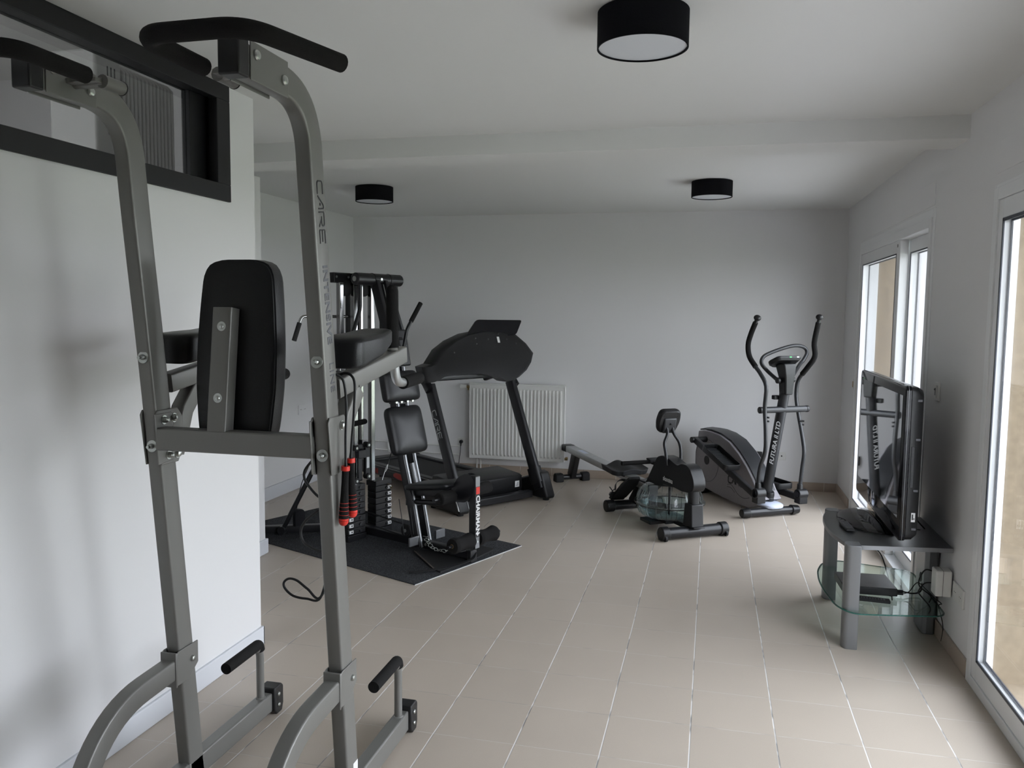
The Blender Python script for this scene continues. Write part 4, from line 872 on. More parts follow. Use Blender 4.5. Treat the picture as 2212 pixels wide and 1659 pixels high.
# seat upright of two bars with silver front edges
up = [(0.385, 0.03), (0.455, 0.33), (0.54, 0.62), (0.605, 0.93), (0.655, 1.27)]
for yy in (0.047, -0.047):
    b = B(); b.sweep([(x + 0.035, yy, z) for x, z in up], rect(0.03, 0.06, 0.004), side=(0, 1, 0)); bar = b.build('seat_upright', 'blackm', gy)
    b = B(); b.sweep([(x + 0.0025, yy - 0.006, z) for x, z in up], rect(0.016, 0.006, 0.001), side=(0, 1, 0)); b.build('silver_edge', 'silver', bar)
b = B(); b.tube([(0.475, 0, 0.42), (0.53, 0, 0.60)], 0.018); b.build('seat_post', 'silver', gy)
b = B()
for x, z in ((0.47, 0.33), (0.635, 1.03)): b.cut().box(x - 0.015, x + 0.06, -0.06, 0.06, z - 0.02, z + 0.02)
b.build('cross_plate', 'blackm', gy, bevel=0.003)
b = B()
for y_ in (0.07, 0.02, -0.04, -0.09): b.cut().cyl((0.615, y_, 1.03), (0.605, y_, 1.03), 0.010)
b.build('bolt', 'zinc', gy)
# backrests
def pad(name, c, w, h, t, tilt, skew=0.0):
    z = V(-math.cos(tilt), 0, math.sin(tilt) * 0 + math.sin(-tilt) * -1).normalized()
    X = X3(c, (0, 1, 0), z); g = B(); g.cush(X, w / 2, h / 2, t / 2, 0.28, 0.45, 16, 48); return g.build(name, 'leather', gy, ang=60)
b = B(); X = X3((0.585, 0.0, 0.83), (0, 1, 0), (-0.94, 0, 0.26)); b.cush(X, 0.172, 0.172, 0.05, 0.26, 0.72, 20, 48); b.build('lower_backrest', 'leather', gy, ang=60)
b = B(); X = X3((0.645, 0.0, 1.135), (0, 1, 0), (-0.96, 0, 0.22)); b.cush(X, 0.175, 0.11, 0.048, 0.26, 0.72, 20, 48); b.build('upper_backrest', 'leather', gy, ang=60)
b = B(); X = X3((0.665, -0.01, 1.405), (0, 1, 0), (-0.97, 0, 0.2)); b.box(-0.09, 0.10, -0.13, 0.13, -0.012, 0.012, X); hp_ = b.build('head_plate', 'black', gy, bevel=0.02, seg=4)
b = B(); X = X3((0.650, -0.01, 1.385), (0, -1, 0), (-0.97, 0, 0.2)); b.bm.transform(Matrix())
b.sweep([X @ V(p) for p in fillet([(0.0, -0.03, 0), (-0.03, -0.03, 0), (-0.03, 0.03, 0), (0.0, 0.03, 0), (0.022, 0.012, 0), (0.022, -0.012, 0)], 0.012, 4, True)], circ(0.005, 8), close=True); b.build('emblem', 'lightp', hp_)
b = B(); b.tube([(0.63, -0.02, 1.40), (0.62, -0.045, 1.54), (0.615, -0.085, 1.60)], 0.012, 0.03); ag = b.build('arm_stub', 'blackm', gy)
b = B(); b.tube([(0.615, -0.08, 1.592), (0.615, -0.178, 1.722)], 0.0165); b.build('foam_grip', 'foam', ag)
# seat
b = B(); X = X3((0.31, 0.0, 0.475), (1, 0, -0.16), (0.16, 0, 1)); b.cush(X, 0.205, 0.125, 0.026, 0.35, 0.5, 14, 40); st_ = b.build('seat', 'leather', gy, ang=60)
b = B(); b.sweep([(0.50, 0, 0.40), (0.06, 0, 0.455)], rect(0.05, 0.05, 0.005), side=(0, 1, 0)); b.build('seat_frame', 'blackm', gy)
b = B(); b.tube([(0.50, 0.03, 0.335), (0.23, 0.03, 0.365)], 0.018); b.cyl((0.51, 0.03, 0.334), (0.535, 0.03, 0.332), 0.012); b.cyl((0.23, 0.03, 0.365), (0.215, 0.03, 0.367), 0.014); b.build('adjuster', 'blackm', gy)
b = B(); b.cyl((0.215, 0.03, 0.367), (0.208, 0.03, 0.368), 0.012); b.build('bolt', 'zinc', gy)
# knee rollers and leg developer
kb = B(); kb.cut().prism([(p.x, p.y) for p in fillet([(0.15, 0.44, 0), (0.08, 0.56, 0), (0.0, 0.60, 0), (-0.065, 0.57, 0), (-0.06, 0.48, 0), (0.0, 0.40, 0), (0.12, 0.39, 0)], 0.03, 4, True)], 1, 0.022, 0.03)
kb.cut().prism([(p.x, p.y) for p in fillet([(0.15, 0.44, 0), (0.08, 0.56, 0), (0.0, 0.60, 0), (-0.065, 0.57, 0), (-0.06, 0.48, 0), (0.0, 0.40, 0), (0.12, 0.39, 0)], 0.03, 4, True)], 1, -0.03, -0.022); kb.build('knee_bracket', 'blackm', gy)
b = B(); b.tube([(0.09, -0.25, 0.44), (0.09, 0.25, 0.44)], 0.012); kr = b.build('knee_axle', 'blackm', gy)
for a, c in ((0.06, 0.20), (-0.32, -0.16)):
    b = B(); b.cyl((0.09, a, 0.44), (0.09, c, 0.44), 0.042, seg=28); b.build('foam_roller', 'foam', kr, bevel=0.01, seg=3)
b = B(); b.sweep([(-0.045, 0, 0.585), (-0.045, 0, 0.10)], rect(0.045, 0.055, 0.004), side=(0, 1, 0)); ld = b.build('leg_developer', 'blackm', gy)
b = B(); b.box(-0.0745, -0.0725, -0.021, 0.021, 0.10, 0.58); fcp = b.build('front_plate', 'silver', ld)
b = B(); b.box(-0.0752, -0.0745, -0.0215, 0.0215, 0.175, 0.515); b.build('sticker', 'dark', fcp, smooth=False)
b = B(); b.box(-0.0762, -0.0752, -0.018, 0.018, 0.465, 0.512); b.build('red_mark', 'red', fcp, smooth=False)
X = Matrix(((0, 0, -1, -0.0754), (0, -1, 0, 0.0), (-1, 0, 0, 0.325), (0, 0, 0, 1)))
X = X3((-0.0754, -0.0, 0.325), (0, 0, -1), (-1, 0, 0)); text('CHAIRMAN', 0.052, 'paper', ld, X, bold=0.0016, sx=0.97)
b = B(); b.prism([(-0.018, 0.205), (0.018, 0.205), (0.0, 0.182)], 0, -0.0762, -0.0752); b.build('triangle_mark', 'paper', ld, smooth=False)
b = B(); b.cyl((-0.0745, 0.0, 0.145), (-0.078, 0, 0.145), 0.007); b.build('bolt', 'zinc', ld)
b = B(); b.tube([(-0.045, -0.27, 0.155), (-0.045, 0.26, 0.155)], 0.011); lr = b.build('ankle_axle', 'blackm', gy)
for a, s_ in ((0.03, 1), (-0.03, -1)):
    b = B(); R = []
    for k in range(13):
        t = k / 12; q = 0.056 - 0.012 * math.sin(PI * t) ** 1.5; q = q * (0.84 if k in (0, 12) else 1); R.append((q, a + s_ * (0.19 * t)))
    b.rings([[V(-0.045 + q * math.cos(w), yy, 0.155 + q * math.sin(w)) for w in [2 * PI * i / 28 for i in range(28)]] for q, yy in R]); fr2 = b.build('ankle_roller', 'foam', lr, ang=60)
b = B(); b.lathe([(0.008, 0), (0.014, 0), (0.014, 0.003), (0.008, 0.003)], (0, 0, 0), 16, closed=True); b.bm.transform(Matrix.Translation((-0.045, 0.2215, 0.155)) @ Matrix.Rotation(-PI / 2, 4, 'X')); b.build('washer', 'brass', lr)
# pulleys, cables, chain
b = B(); b.cyl((0.54, 0.035, 0.125), (0.54, 0.055, 0.125), 0.045, seg=28); fpl = b.build('front_pulley', 'rubber', gy, bevel=0.004)
b = B(); b.cyl((0.54, 0.055, 0.125), (0.54, 0.06, 0.125), 0.012); b.build('bolt', 'zinc', fpl)
b = B(); b.box(0.50, 0.58, 0.028, 0.034, 0.06, 0.13); b.build('pulley_bracket', 'blackm', gy)
b = B(); b.cut().tube([(0.54, 0.045, 0.165), (0.99, 0.045, 0.20)], 0.005, seg=8); b.cut().tube([(0.54, 0.045, 0.082), (0.99, 0.045, 0.11)], 0.005, seg=8); b.build('cable', 'cable', gy)
b = B(); b.cut().tube([(0.47, 0.075, 0.30), (0.44, 0.075, 0.12)], 0.003, seg=8); b.cut().tube([(0.58, 0.075, 0.35), (0.53, 0.075, 0.10)], 0.003, seg=8); b.build('side_cable', 'cable', gy)
b = B(); b.sweep(crom([(0.70, 0.0, 0.72), (0.70, 0.03, 0.66), (0.70, 0.065, 0.58)], 5), circ(0.0035, 8)); hc = b.build('hanging_cable', 'cable', gy)
b = B(); b.sweep([V(0.70, 0.065 + a, 0.58 + z) for a, z in ((0, 0.0), (0.012, -0.01), (0.03, -0.045), (0.024, -0.05), (0.008, -0.03))], circ(0.0018, 8), close=True); b.sweep([(0.70, 0.094, 0.535), (0.70, 0.11, 0.50), (0.70, 0.12, 0.475)], circ(0.0018, 8)); b.build('snap_hook', 'zinc', hc)
random.seed(5); b = B()
for k in range(9):
    t = k / 9; c = V(0.36 - 0.26 * t, 0.04 + 0.05 * math.sin(t * 3), 0.10 - 0.055 * math.sin(t * 2.2) + 0.01)
    pts = [c + Matrix.Rotation(random.uniform(-.6, .6) + (PI / 2) * (k % 2), 3, 'X') @ V(0.020 * math.cos(w), 0.011 * math.sin(w), 0) for w in [2 * PI * i / 10 for i in range(10)]]
    b.sweep(pts, circ(0.0028, 6), close=True)
b.build('chain', 'zinc', gy)
b = B(); b.sweep(crom([(0.12, 0.07, 0.06), (0.07, 0.10, 0.075), (0.02, 0.08, 0.10), (0.0, 0.10, 0.085), (-0.02, 0.06, 0.09), (0.04, 0.04, 0.08), (0.10, 0.05, 0.07)]), circ(0.006, 8)); b.build('ankle_strap', 'cable', gy)
b = B(); b.sweep(crom([(-0.04, -0.02, 0.06), (-0.055, 0.03, 0.03), (-0.03, 0.15, 0.014), (0.02, 0.30, 0.012), (0.08, 0.42, 0.012), (0.11, 0.46, 0.012)]), rect(0.02, 0.006)); b.build('floor_strap', 'rubber', gy)
b = B(); b.tube([(0.90, 0.10, 0.872), (0.90, 0.27, 0.860)], 0.020, seg=18); b.ball((0.90, 0.10, 0.872), 0.0198); b.build('low_grip', 'foam', gy)
# lat bar hanging behind the guides
b = B(); b.tube([(1.09, -0.02, 1.62), (1.09, 0.50, 1.62), (1.09, 0.525, 1.56)], 0.011, 0.04, n=8); lb = b.build('lat_bar', 'chrome', gy)
b = B(); b.tube([(1.09, 0.518, 1.575), (1.09, 0.565, 1.455)], 0.0165); b.build('rubber_grip', 'rubber', lb)
b = B(); b.cut().sweep(crom([(1.4, 0.33, 0.15), (1.36, 0.27, 0.45), (1.2, 0.1, 0.9)]), circ(0.003, 8)); b.cut().sweep(crom([(1.22, 0.28, 0.04), (1.35, 0.46, 0.01), (1.45, 0.62, 0.006), (1.65, 0.78, 0.005)]), circ(0.0035, 8)); b.build('rear_cable', 'cable', gy)
# ================================================================= WATER ROWER (front foot nearest the camera)
# local frame: x along the rail toward the rear, y toward the camera-left side, z up
rw = thing('rowing_machine', 'black water rowing machine with a clear tank and a silver seat rail', 'rowing machine', (-0.09, 6.23, 0), 124)
b = B(); b.cyl((0.0, -0.255, 0.052), (0.0, 0.255, 0.052), 0.042, seg=36); ff = b.build('front_foot', 'blackm', rw)
for s_ in (-1, 1):
    b = B(); b.cyl((0, s_ * 0.222, 0.052), (0, s_ * 0.285, 0.052), 0.0515, seg=36); b.build('end_cap', 'black', ff, bevel=0.007, seg=3)
    b = B(); b.cyl((-0.038, s_ * 0.262 - 0.008, 0.025), (-0.038, s_ * 0.262 + 0.008, 0.025), 0.023, seg=20); b.build('wheel', 'rubber', ff)
b = B(); b.prism([(-0.055, 0.085), (0.085, 0.085), (0.07, 0.10), (0.055, 0.26), (-0.042, 0.26), (-0.052, 0.10)], 1, -0.052, 0.052); b.build('post_sleeve', 'black', rw, bevel=0.016, seg=3)
b = B(); b.sweep([(0.008, 0, 0.10), (0.02, 0, 0.50)], rect(0.076, 0.07, 0.022), side=(0, 1, 0)); b.build('front_post', 'black', rw)
b = B(); b.box(-0.08, 0.16, -0.05, 0.05, 0.088, 0.098); b.build('foot_saddle', 'black', rw, bevel=0.006)
# housing over the tank
hpo = [(-0.045, 0.365), (-0.065, 0.40), (-0.055, 0.45), (-0.005, 0.525), (0.05, 0.548), (0.12, 0.545), (0.17, 0.52), (0.22, 0.53), (0.30, 0.555), (0.40, 0.562), (0.47, 0.54), (0.62, 0.33), (0.66, 0.285), (0.58, 0.29), (0.40, 0.315), (0.22, 0.345), (0.10, 0.335), (0.0, 0.345)]
b = B(); b.prism([(p.x, p.y) for p in fillet([(x, z, 0) for x, z in hpo], 0.025, 3, True)], 1, -0.052, 0.052); ho = b.build('housing', 'black', rw, bevel=0.014, seg=3)
b = B(); b.prism([(0.22, 0.39), (0.36, 0.41), (0.36, 0.416), (0.22, 0.40)], 1, 0.0515, 0.054); b.build('groove', 'rubber', ho)
X = X3((0.30, 0.0526, 0.385), (-1, 0, -0.03), (0, 1, 0)); text('skandika', 0.052, 'paper', ho, X, bold=0.0004, sx=0.8)
b = B(); b.box(0.20, 0.36, 0.0615, 0.0626, 0.338, 0.341); b.build('tag_line', 'bluew', ho) if False else b.bm.free()
# tank of clear plastic with ribs and water
TC = (0.352, 0, 0)
tp = [(0.0, 0.355), (0.10, 0.352), (0.185, 0.338), (0.228, 0.31), (0.25, 0.265), (0.258, 0.215), (0.277, 0.208), (0.277, 0.198), (0.258, 0.192), (0.252, 0.15), (0.235, 0.115), (0.19, 0.092), (0.0, 0.088)]
b = B(); b.lathe(tp, TC, 80); tk = b.build('tank', 'tank', rw, ang=50)
b = B(); b.lathe([(0.2585, 0.212), (0.277, 0.207), (0.277, 0.199), (0.2585, 0.194)], TC, 80, closed=True); b.build('tank_rim', 'tank', tk)
b = B()
for k in range(20):
    a = 2 * PI * k / 20; c, s2 = math.cos(a), math.sin(a)
    b.sweep([(TC[0] + r * c * 1.004, r * s2 * 1.004, z) for r, z in tp[3:6]], rect(0.004, 0.004), side=(-s2, c, 0)); b.sweep([(TC[0] + r * c * 1.004, r * s2 * 1.004, z) for r, z in tp[8:12]], rect(0.004, 0.004), side=(-s2, c, 0))
rbk = b.build('tank_rib', 'rib', tk); rbk['kind'] = 'stuff'
b = B(); b.lathe([(0.0, 0.186), (0.247, 0.186), (0.246, 0.15), (0.23, 0.12), (0.187, 0.098), (0.0, 0.094)], TC, 72); b.build('water', 'water', tk, ang=50)
b = B(); b.cyl((TC[0], 0, 0.10), (TC[0], 0, 0.35), 0.011); sh_ = b.build('paddle_shaft', 'blackm', tk)
for k in range(3):
    a = 2 * PI * k / 3 + 0.5; Xp_ = Matrix.Translation((TC[0], 0, 0)) @ Matrix.Rotation(a, 4, 'Z'); b = B(); b.box(0.01, 0.19, -0.004, 0.004, 0.135, 0.178, Xp_); b.build('paddle', 'black', tk, bevel=0.003)
b = B(); b.lathe([(0.2495, 0.19), (0.2555, 0.19), (0.2555, 0.183), (0.2495, 0.183)], TC, 72, closed=True); b.build('gasket', 'rubber', tk)
b = B(); b.box(-0.02, 0.80, -0.05, 0.05, 0.062, 0.086); b.box(0.20, 0.5, -0.12, 0.12, 0.062, 0.086); b.box(0.30, 0.46, -0.03, 0.2, 0.04, 0.066); b.build('tank_cradle', 'blackm', rw, bevel=0.005)
# second foot, footrests
b = B(); b.cyl((0.93, -0.25, 0.052), (0.93, 0.25, 0.052), 0.040, seg=32); mf = b.build('middle_foot', 'blackm', rw)
for s_ in (-1, 1):
    b = B(); b.cyl((0.93, s_ * 0.19, 0.052), (0.93, s_ * 0.265, 0.052), 0.0505, seg=32); b.build('end_cap', 'black', mf, bevel=0.007, seg=3)
b = B(); b.box(0.60, 0.78, -0.045, 0.045, 0.09, 0.30); b.prism([(0.70, 0.07), (0.93, 0.07), (0.95, 0.10), (0.80, 0.28), (0.70, 0.28)], 1, -0.04, 0.04); b.build('rear_support', 'blackm', rw, bevel=0.008)
for s_ in (-1, 1):
    X = X3((0.83, s_ * 0.13, 0.215), (0, 1.25, 0), (0.62, 0, 0.78)) @ Matrix.Diagonal((1.25, 1.25, 1.25, 1))
    b = B(); b.prism([(-0.055, -0.13), (0.055, -0.13), (0.06, 0.06), (0.04, 0.15), (-0.04, 0.15), (-0.06, 0.06)], 2, -0.010, 0.010, X); fr3 = b.build('footrest', 'rubber', rw, bevel=0.006)
    b = B(); b.sweep([X @ V(p) for p in crom([(-0.07, -0.02, 0.0), (-0.05, -0.02, 0.05), (0, -0.02, 0.075), (0.05, -0.02, 0.05), (0.07, -0.02, 0.0)], 5)], rect(0.035, 0.003), side=X.to_3x3() @ V(0, 1, 0)); b.build('strap', 'cable', fr3)
    b = B(); b.box(-0.05, 0.05, -0.16, -0.13, -0.01, 0.045, X); b.build('heel_cup', 'rubber', fr3, bevel=0.006)
b = B(); b.cut().sweep(crom([(0.90, 0.20, 0.20), (0.91, 0.225, 0.17), (0.92, 0.24, 0.15)]), rect(0.022, 0.004)); b.cut().sweep(crom([(0.90, 0.245, 0.22), (0.90, 0.215, 0.17), (0.91, 0.24, 0.12)]), rect(0.022, 0.004)); b.build('strap_end', 'cable', rw)
# rail, rear foot, seat, handle
b = B(); b.sweep([(0.62, 0, 0.252), (2.28, 0, 0.322)], rect(0.10, 0.058, 0.006), side=(0, 1, 0)); ra = b.build('seat_rail', 'alu', rw)
b = B(); b.sweep([(2.24, 0, 0.320), (2.34, 0, 0.320)], rect(0.112, 0.068, 0.015), side=(0, 1, 0)); b.build('rail_end', 'black', ra, bevel=0.008)
b = B(); b.sweep([(2.02, 0, 0.3396), (1.86, 0, 0.3329)], rect(0.05, 0.0012), side=(0, 1, 0)); b.build('faded_print', 'bluew', ra)
b = B(); b.sweep([(2.10, 0, 0.31), (2.20, 0, 0.055)], rect(0.055, 0.10, 0.006), side=(0, 1, 0)); b.build('rear_leg', 'black', rw)
b = B(); b.cyl((2.20, -0.13, 0.045), (2.20, 0.13, 0.045), 0.026, seg=24); rf = b.build('rear_foot', 'blackm', rw)
for s_ in (-1, 1):
    b = B(); b.prism([(2.155, 0.0), (2.245, 0.0), (2.24, 0.07), (2.22, 0.085), (2.18, 0.085), (2.16, 0.07)], 1, min(s_ * 0.10, s_ * 0.185), max(s_ * 0.10, s_ * 0.185)); b.build('foot_block', 'rubber', rf, bevel=0.012, seg=3)
b = B(); R = []
for i in range(13):
    x = -0.125 + 0.25 * i / 12; row = []
    for j in range(21):
        y = -0.175 + 0.35 * j / 20; e = 1 - max(0, (abs(y) - 0.13) / 0.045) ** 2 * 0.25
        z = 0.022 * math.cos(y / 0.175 * PI * 1.6) * (0.5 + 0.5 * (i / 12)) - 0.012 * (1 - i / 12) + 0.016 * (i / 12)
        row.append((x * e * (1 + 0.12 * (abs(y) < 0.1)), y, z))
    R.append(row)
top = [[V(1.10 + x * 1.05, y * 1.03, 0.348 + z * 0.8) for x, y, z in r_] for r_ in R]; bot = [[V(1.10 + x * 0.97, y * 0.96, 0.300 + z * 0.5) for x, y, z in r_] for r_ in R]
ringv = []
tv_ = [[b._v(p) for p in r_] for r_ in top]; bv_ = [[b._v(p) for p in r_] for r_ in bot]
for g_ in (tv_, bv_):
    for i in range(12):
        for j in range(20): b.bm.faces.new((g_[i][j], g_[i + 1][j], g_[i + 1][j + 1], g_[i][j + 1]))
for i in range(12):
    for j in (0, 20): b.bm.faces.new((tv_[i][j], tv_[i + 1][j], bv_[i + 1][j], bv_[i][j]))
for j in range(20):
    for i in (0, 12): b.bm.faces.new((tv_[i][j], tv_[i][j + 1], bv_[i][j + 1], bv_[i][j]))
se = b.build('seat', 'rubber', rw, bevel=0.006, seg=3, ang=60)
b = B(); b.box(1.0, 1.2, -0.065, 0.065, 0.275, 0.312); b.build('seat_carriage', 'blackm', se, bevel=0.004)
b = B(); b.cyl((0.60, 0.30, 0.475), (0.60, -0.26, 0.475), 0.017, seg=20); b.build('handle', 'foam', rw, bevel=0.005)
b = B(); b.box(0.50, 0.60, -0.035, 0.035, 0.455, 0.485); b.prism([(0.56, 0.47), (0.63, 0.49), (0.63, 0.505), (0.56, 0.495)], 1, -0.06, 0.06); b.build('handle_rest', 'rubber', rw, bevel=0.006)
# console on two bent tubes
for s_ in (-1, 1):
    b = B(); b.sweep(crom([(0.30, s_ * 0.06, 0.50), (0.315, s_ * 0.068, 0.60), (0.34, s_ * 0.066, 0.67), (0.36, s_ * 0.03, 0.735), (0.385, s_ * 0.026, 0.79)], 6), circ(0.0125, 12)); b.build('console_stem', 'blackm', rw)
X = X3((0.40, 0.0, 0.835), (0, 1, 0), (0.93, 0, 0.37))
b = B(); oc = fillet([(-0.075, -0.10, 0), (0.075, -0.10, 0), (0.10, 0.0, 0), (0.085, 0.095, 0), (-0.085, 0.095, 0), (-0.10, 0.0, 0)], 0.04, 5, True)
b.rings([[X @ V(p.x * k, p.y * k, z) for p in oc] for k, z in ((0.90, -0.022), (1.0, -0.012), (1.03, 0.012), (0.98, 0.03), (0.9, 0.034))]); co = b.build('console', 'black', rw, ang=40)
b = B(); b.prism([(0.0, -0.09), (-0.045, -0.09), (-0.05, -0.05), (-0.03, 0.035), (0.0, 0.035)], 0, -0.055, 0.055, X @ Matrix(((1, 0, 0, 0), (0, 0, 1, 0), (0, 1, 0, 0), (0, 0, 0, 1)))); b.build('console_bracket', 'charc', co, bevel=0.010, seg=3)
b = B()
for q in ((-0.055, 0.07), (0.055, 0.07), (-0.058, 0.05), (0.058, 0.05)): b.cut().cyl(X @ V(q[0], q[1], -0.022), X @ V(q[0], q[1], -0.025), 0.004, seg=10)
b.build('screw', 'rubber', co)
b = B(); b.cyl(X @ V(0, -0.01, -0.034), X @ V(0, -0.01, -0.05), 0.008, seg=16); b.build('socket', 'rubber', co)
# ================================================================= ELLIPTICAL TRAINER
# local frame: x toward the flywheel, y toward the camera-left side, z up
el = thing('elliptical_trainer', 'charcoal and grey-lilac elliptical trainer by the back right corner', 'elliptical trainer', (0.51, 7.16, 0), 122)
b = B(); b.cyl((-0.07, -0.19, 0.045), (-0.07, 0.27, 0.045), 0.032, seg=28); ff = b.build('front_foot', 'blackm', el)
for s_ in (-1, 1):
    b = B(); b.cyl((-0.07, 0.04 + s_ * 0.205, 0.045), (-0.07, 0.04 + s_ * 0.278, 0.045), 0.043, 0.034, seg=28); b.build('end_cap', 'black', ff, bevel=0.006, seg=3)
bo = [(0.985, 0.578), (0.896, 0.595), (0.776, 0.599), (0.621, 0.587), (0.471, 0.546), (0.323, 0.467), (0.2, 0.375), (0.107, 0.285), (0.042, 0.199), (-0.033, 0.136)] + [(0.05, 0.09), (0.0, 0.085)] + [(-0.099, 0.096), (0.158, 0.025), (0.331, 0.022), (0.551, 0.032), (0.784, 0.051), (0.922, 0.067), (0.984, 0.135), (1.032, 0.237), (1.032, 0.371), (1.003, 0.465)]
b = B(); b.prism(bo, 1, -0.10, 0.10); body = b.build('flywheel_shell', 'lilac', el, bevel=0.015, seg=3)
tpo = [(0.985, 0.583), (0.896, 0.599), (0.777, 0.603), (0.622, 0.591), (0.464, 0.552), (0.316, 0.472), (0.193, 0.38), (0.1, 0.29), (0.029, 0.194)]
b = B(); b.rings([[V(x, -0.078, z), V(x + 0.006, -0.078, z + 0.012), V(x + 0.008, 0.0, z + 0.022), V(x + 0.006, 0.078, z + 0.012), V(x, 0.078, z)] for x, z in tpo]); b.build('top_strip', 'charc', body, bevel=0.0)
fc = (0.824, 0.1, 0.323)
b = B(); b.cyl((fc[0], 0.099, fc[2]), (fc[0], 0.104, fc[2]), 0.042, seg=28); b.build('hub_cover', 'black', body)
b = B(); b.lathe([(0.212, 0), (0.216, 0), (0.216, 0.002), (0.212, 0.002)], (0, 0, 0), 64, closed=True); b.bm.transform(Matrix.Translation((fc[0], 0.1002, fc[2])) @ Matrix.Rotation(-PI / 2, 4, 'X') @ Matrix.Scale(0.92, 4)); b.build('disc_line', 'grey1', body)
lg_ = [(0.343, 0.1, 0.218), (0.477, 0.1, 0.166)]; X = X3((lg_[0][0], 0.101, lg_[0][2]), (-1, 0, -0.0), (0, 1, 0)); carelogo(0.06, 'dark', body, X, st=0.25, sx=1.1, name='logo')
b = B()
for dz, L in ((0.0, 1.0), (-0.018, 0.45)): strokes(b.cut(), crom([V(0, 0, 0), V(0.07 * L, 0.006, 0), V(0.17 * L, -0.055 * L, 0), V(0.26 * L, -0.07 * L, 0), V(0.34 * L, -0.05 * L, 0)], 6) if dz == 0 else crom([V(0, -0.02, 0), V(0.06, -0.02, 0), V(0.12, -0.05, 0)], 6), 0.004)
b.bm.transform(X3((lg_[1][0], 0.1005, lg_[1][2]), (-1, 0, 0), (0, 1, 0)) @ Matrix.Diagonal((1, 1, 1, 1))); b.build('swoosh', 'dark', body)
b = B(); b.cush(X3((0.0, 0.0, 0.085), (1, 0, 0)), 0.12, 0.10, 0.03, 0.8, 0.8, 12, 36); b.build('base_shroud', 'bluew', el)
# rear support
b = B(); b.box(-0.07, 0.92, -0.03, 0.03, 0.05, 0.09); b.build('base_beam', 'blackm', el)
b = B(); b.cyl((0.90, -0.2, 0.035), (0.90, 0.2, 0.035), 0.035, seg=24); b.build('rear_foot', 'blackm', el, bevel=0.01)
# mast
b = B(); b.lathe([(0.0, 0), (0.056, 0), (0.058, 0.025), (0.053, 0.03), (0.057, 0.035), (0.056, 0.058), (0.051, 0.063), (0.055, 0.068), (0.053, 0.09), (0.048, 0.105), (0.0, 0.105)], (0, 0, 0), 32, Matrix.Diagonal((1, 0.85, 1, 1))); b.bm.transform(Matrix.Translation((0.03, 0, 0.095)) @ Matrix.Rotation(-0.2, 4, 'Y')); bt = b.build('mast_boot', 'black', el, bevel=0.002)
b = B()
for k, zz in enumerate((0.135, 0.165, 0.19)): b.lathe([(0.058 - k * 0.002, 0), (0.0605 - k * 0.002, 0.003), (0.058 - k * 0.002, 0.006)], (0, 0, 0), 32, Matrix.Diagonal((1, 0.85, 1, 1)), closed=True) if False else None
b.bm.free()
b = B(); b.sweep([(0.045, 0, 0.15), (0.0, 0, 0.36), (-0.135, 0, 0.98), (-0.17, 0, 1.14)], rect(0.075, 0.085, 0.036), side=(0, 1, 0)); ms = b.build('mast', 'charc', el)
d = V(-0.135, 0, 0.62).normalized(); nn = V(-d.z, 0, d.x) if False else V(-0.98, 0, -0.21).normalized()
X = X3((-0.0985, 0.037, 0.62), d, V(-0.75, 0.62, -0.16)); text('FUTURA II LTD', 0.046, 'lightp', ms, X, bold=0.0003, sx=1.22, shear=0.25)
b = B(); b.cyl((-0.062, -0.012, 0.40), (-0.072, -0.014, 0.40), 0.007); b.cyl((-0.072, -0.012, 0.45), (-0.082, -0.014, 0.45), 0.007); b.build('screw', 'brass', ms) if False else b.bm.free()
b = B(); b.cyl((-0.14, -0.235, 0.905), (-0.14, 0.225, 0.905), 0.026, seg=28); ax = b.build('pivot_axle', 'charc', el)
for y_ in (0.225, -0.235):
    s_ = 1 if y_ > 0 else -1
    b = B(); b.cyl((-0.14, y_ - s_ * 0.02, 0.905), (-0.14, y_ + s_ * 0.006, 0.905), 0.0275, seg=28); b.build('end_cap', 'black', ax, bevel=0.004)
b = B(); b.cyl((-0.09, 0.055, 1.005), (-0.09, 0.075, 1.005), 0.012); b.box(-0.12, -0.08, 0.02, 0.075, 0.985, 1.02); b.build('bottle_clip', 'black', ms, bevel=0.004)
b = B(); b.cut().cyl((-0.155, 0.06, 1.145), (-0.155, 0.085, 1.145), 0.025); b.cut().cyl((-0.165, -0.075, 1.15), (-0.165, -0.05, 1.15), 0.022); b.build('clamp_knob', 'black', ms, bevel=0.004)
# console
b = B(); b.rings([[V(cx + dx, dy * w_, z) for dx, dy in ((-0.045 * d_, -1), (0.045 * d_, -1), (0.045 * d_, 1), (-0.045 * d_, 1))] for cx, z, w_, d_ in ((-0.165, 1.03, 0.036, 1.0), (-0.165, 1.17, 0.045, 1.1), (-0.155, 1.24, 0.056, 1.3), (-0.145, 1.285, 0.060, 1.4))]); cn = b.build('console_neck', 'black', el, bevel=0.012, seg=3)
X = X3((-0.12, 0.0, 1.30), (0, 1, 0), (0.42, 0, 0.9))
b = B(); oc = fillet([(-0.115, -0.09, 0), (0.115, -0.09, 0), (0.135, 0.02, 0), (0.07, 0.10, 0), (-0.07, 0.10, 0), (-0.135, 0.02, 0)], 0.03, 4, True)
b.rings([[X @ V(p.x * k, -p.y * k, z) for p in oc] for k, z in ((0.85, -0.022), (1.0, -0.005), (1.0, 0.006), (0.94, 0.012))]); cs = b.build('console', 'black', el, ang=30)
b = B(); b.box(-0.015, 0.005, -0.016, -0.006, -0.001, 0.001); b.bm.transform(X3((-0.205, 0.0, 1.327), (0, 1, 0), (-1, 0, 0.3))); b.build('green_light', 'green', cs)
b = B(); b.box(-0.055, -0.035, -0.016, -0.006, -0.001, 0.001); b.bm.transform(X3((-0.205, -0.03, 1.327), (0, 1, 0), (-1, 0, 0.3))); b.build('white_label', 'paper', cs)
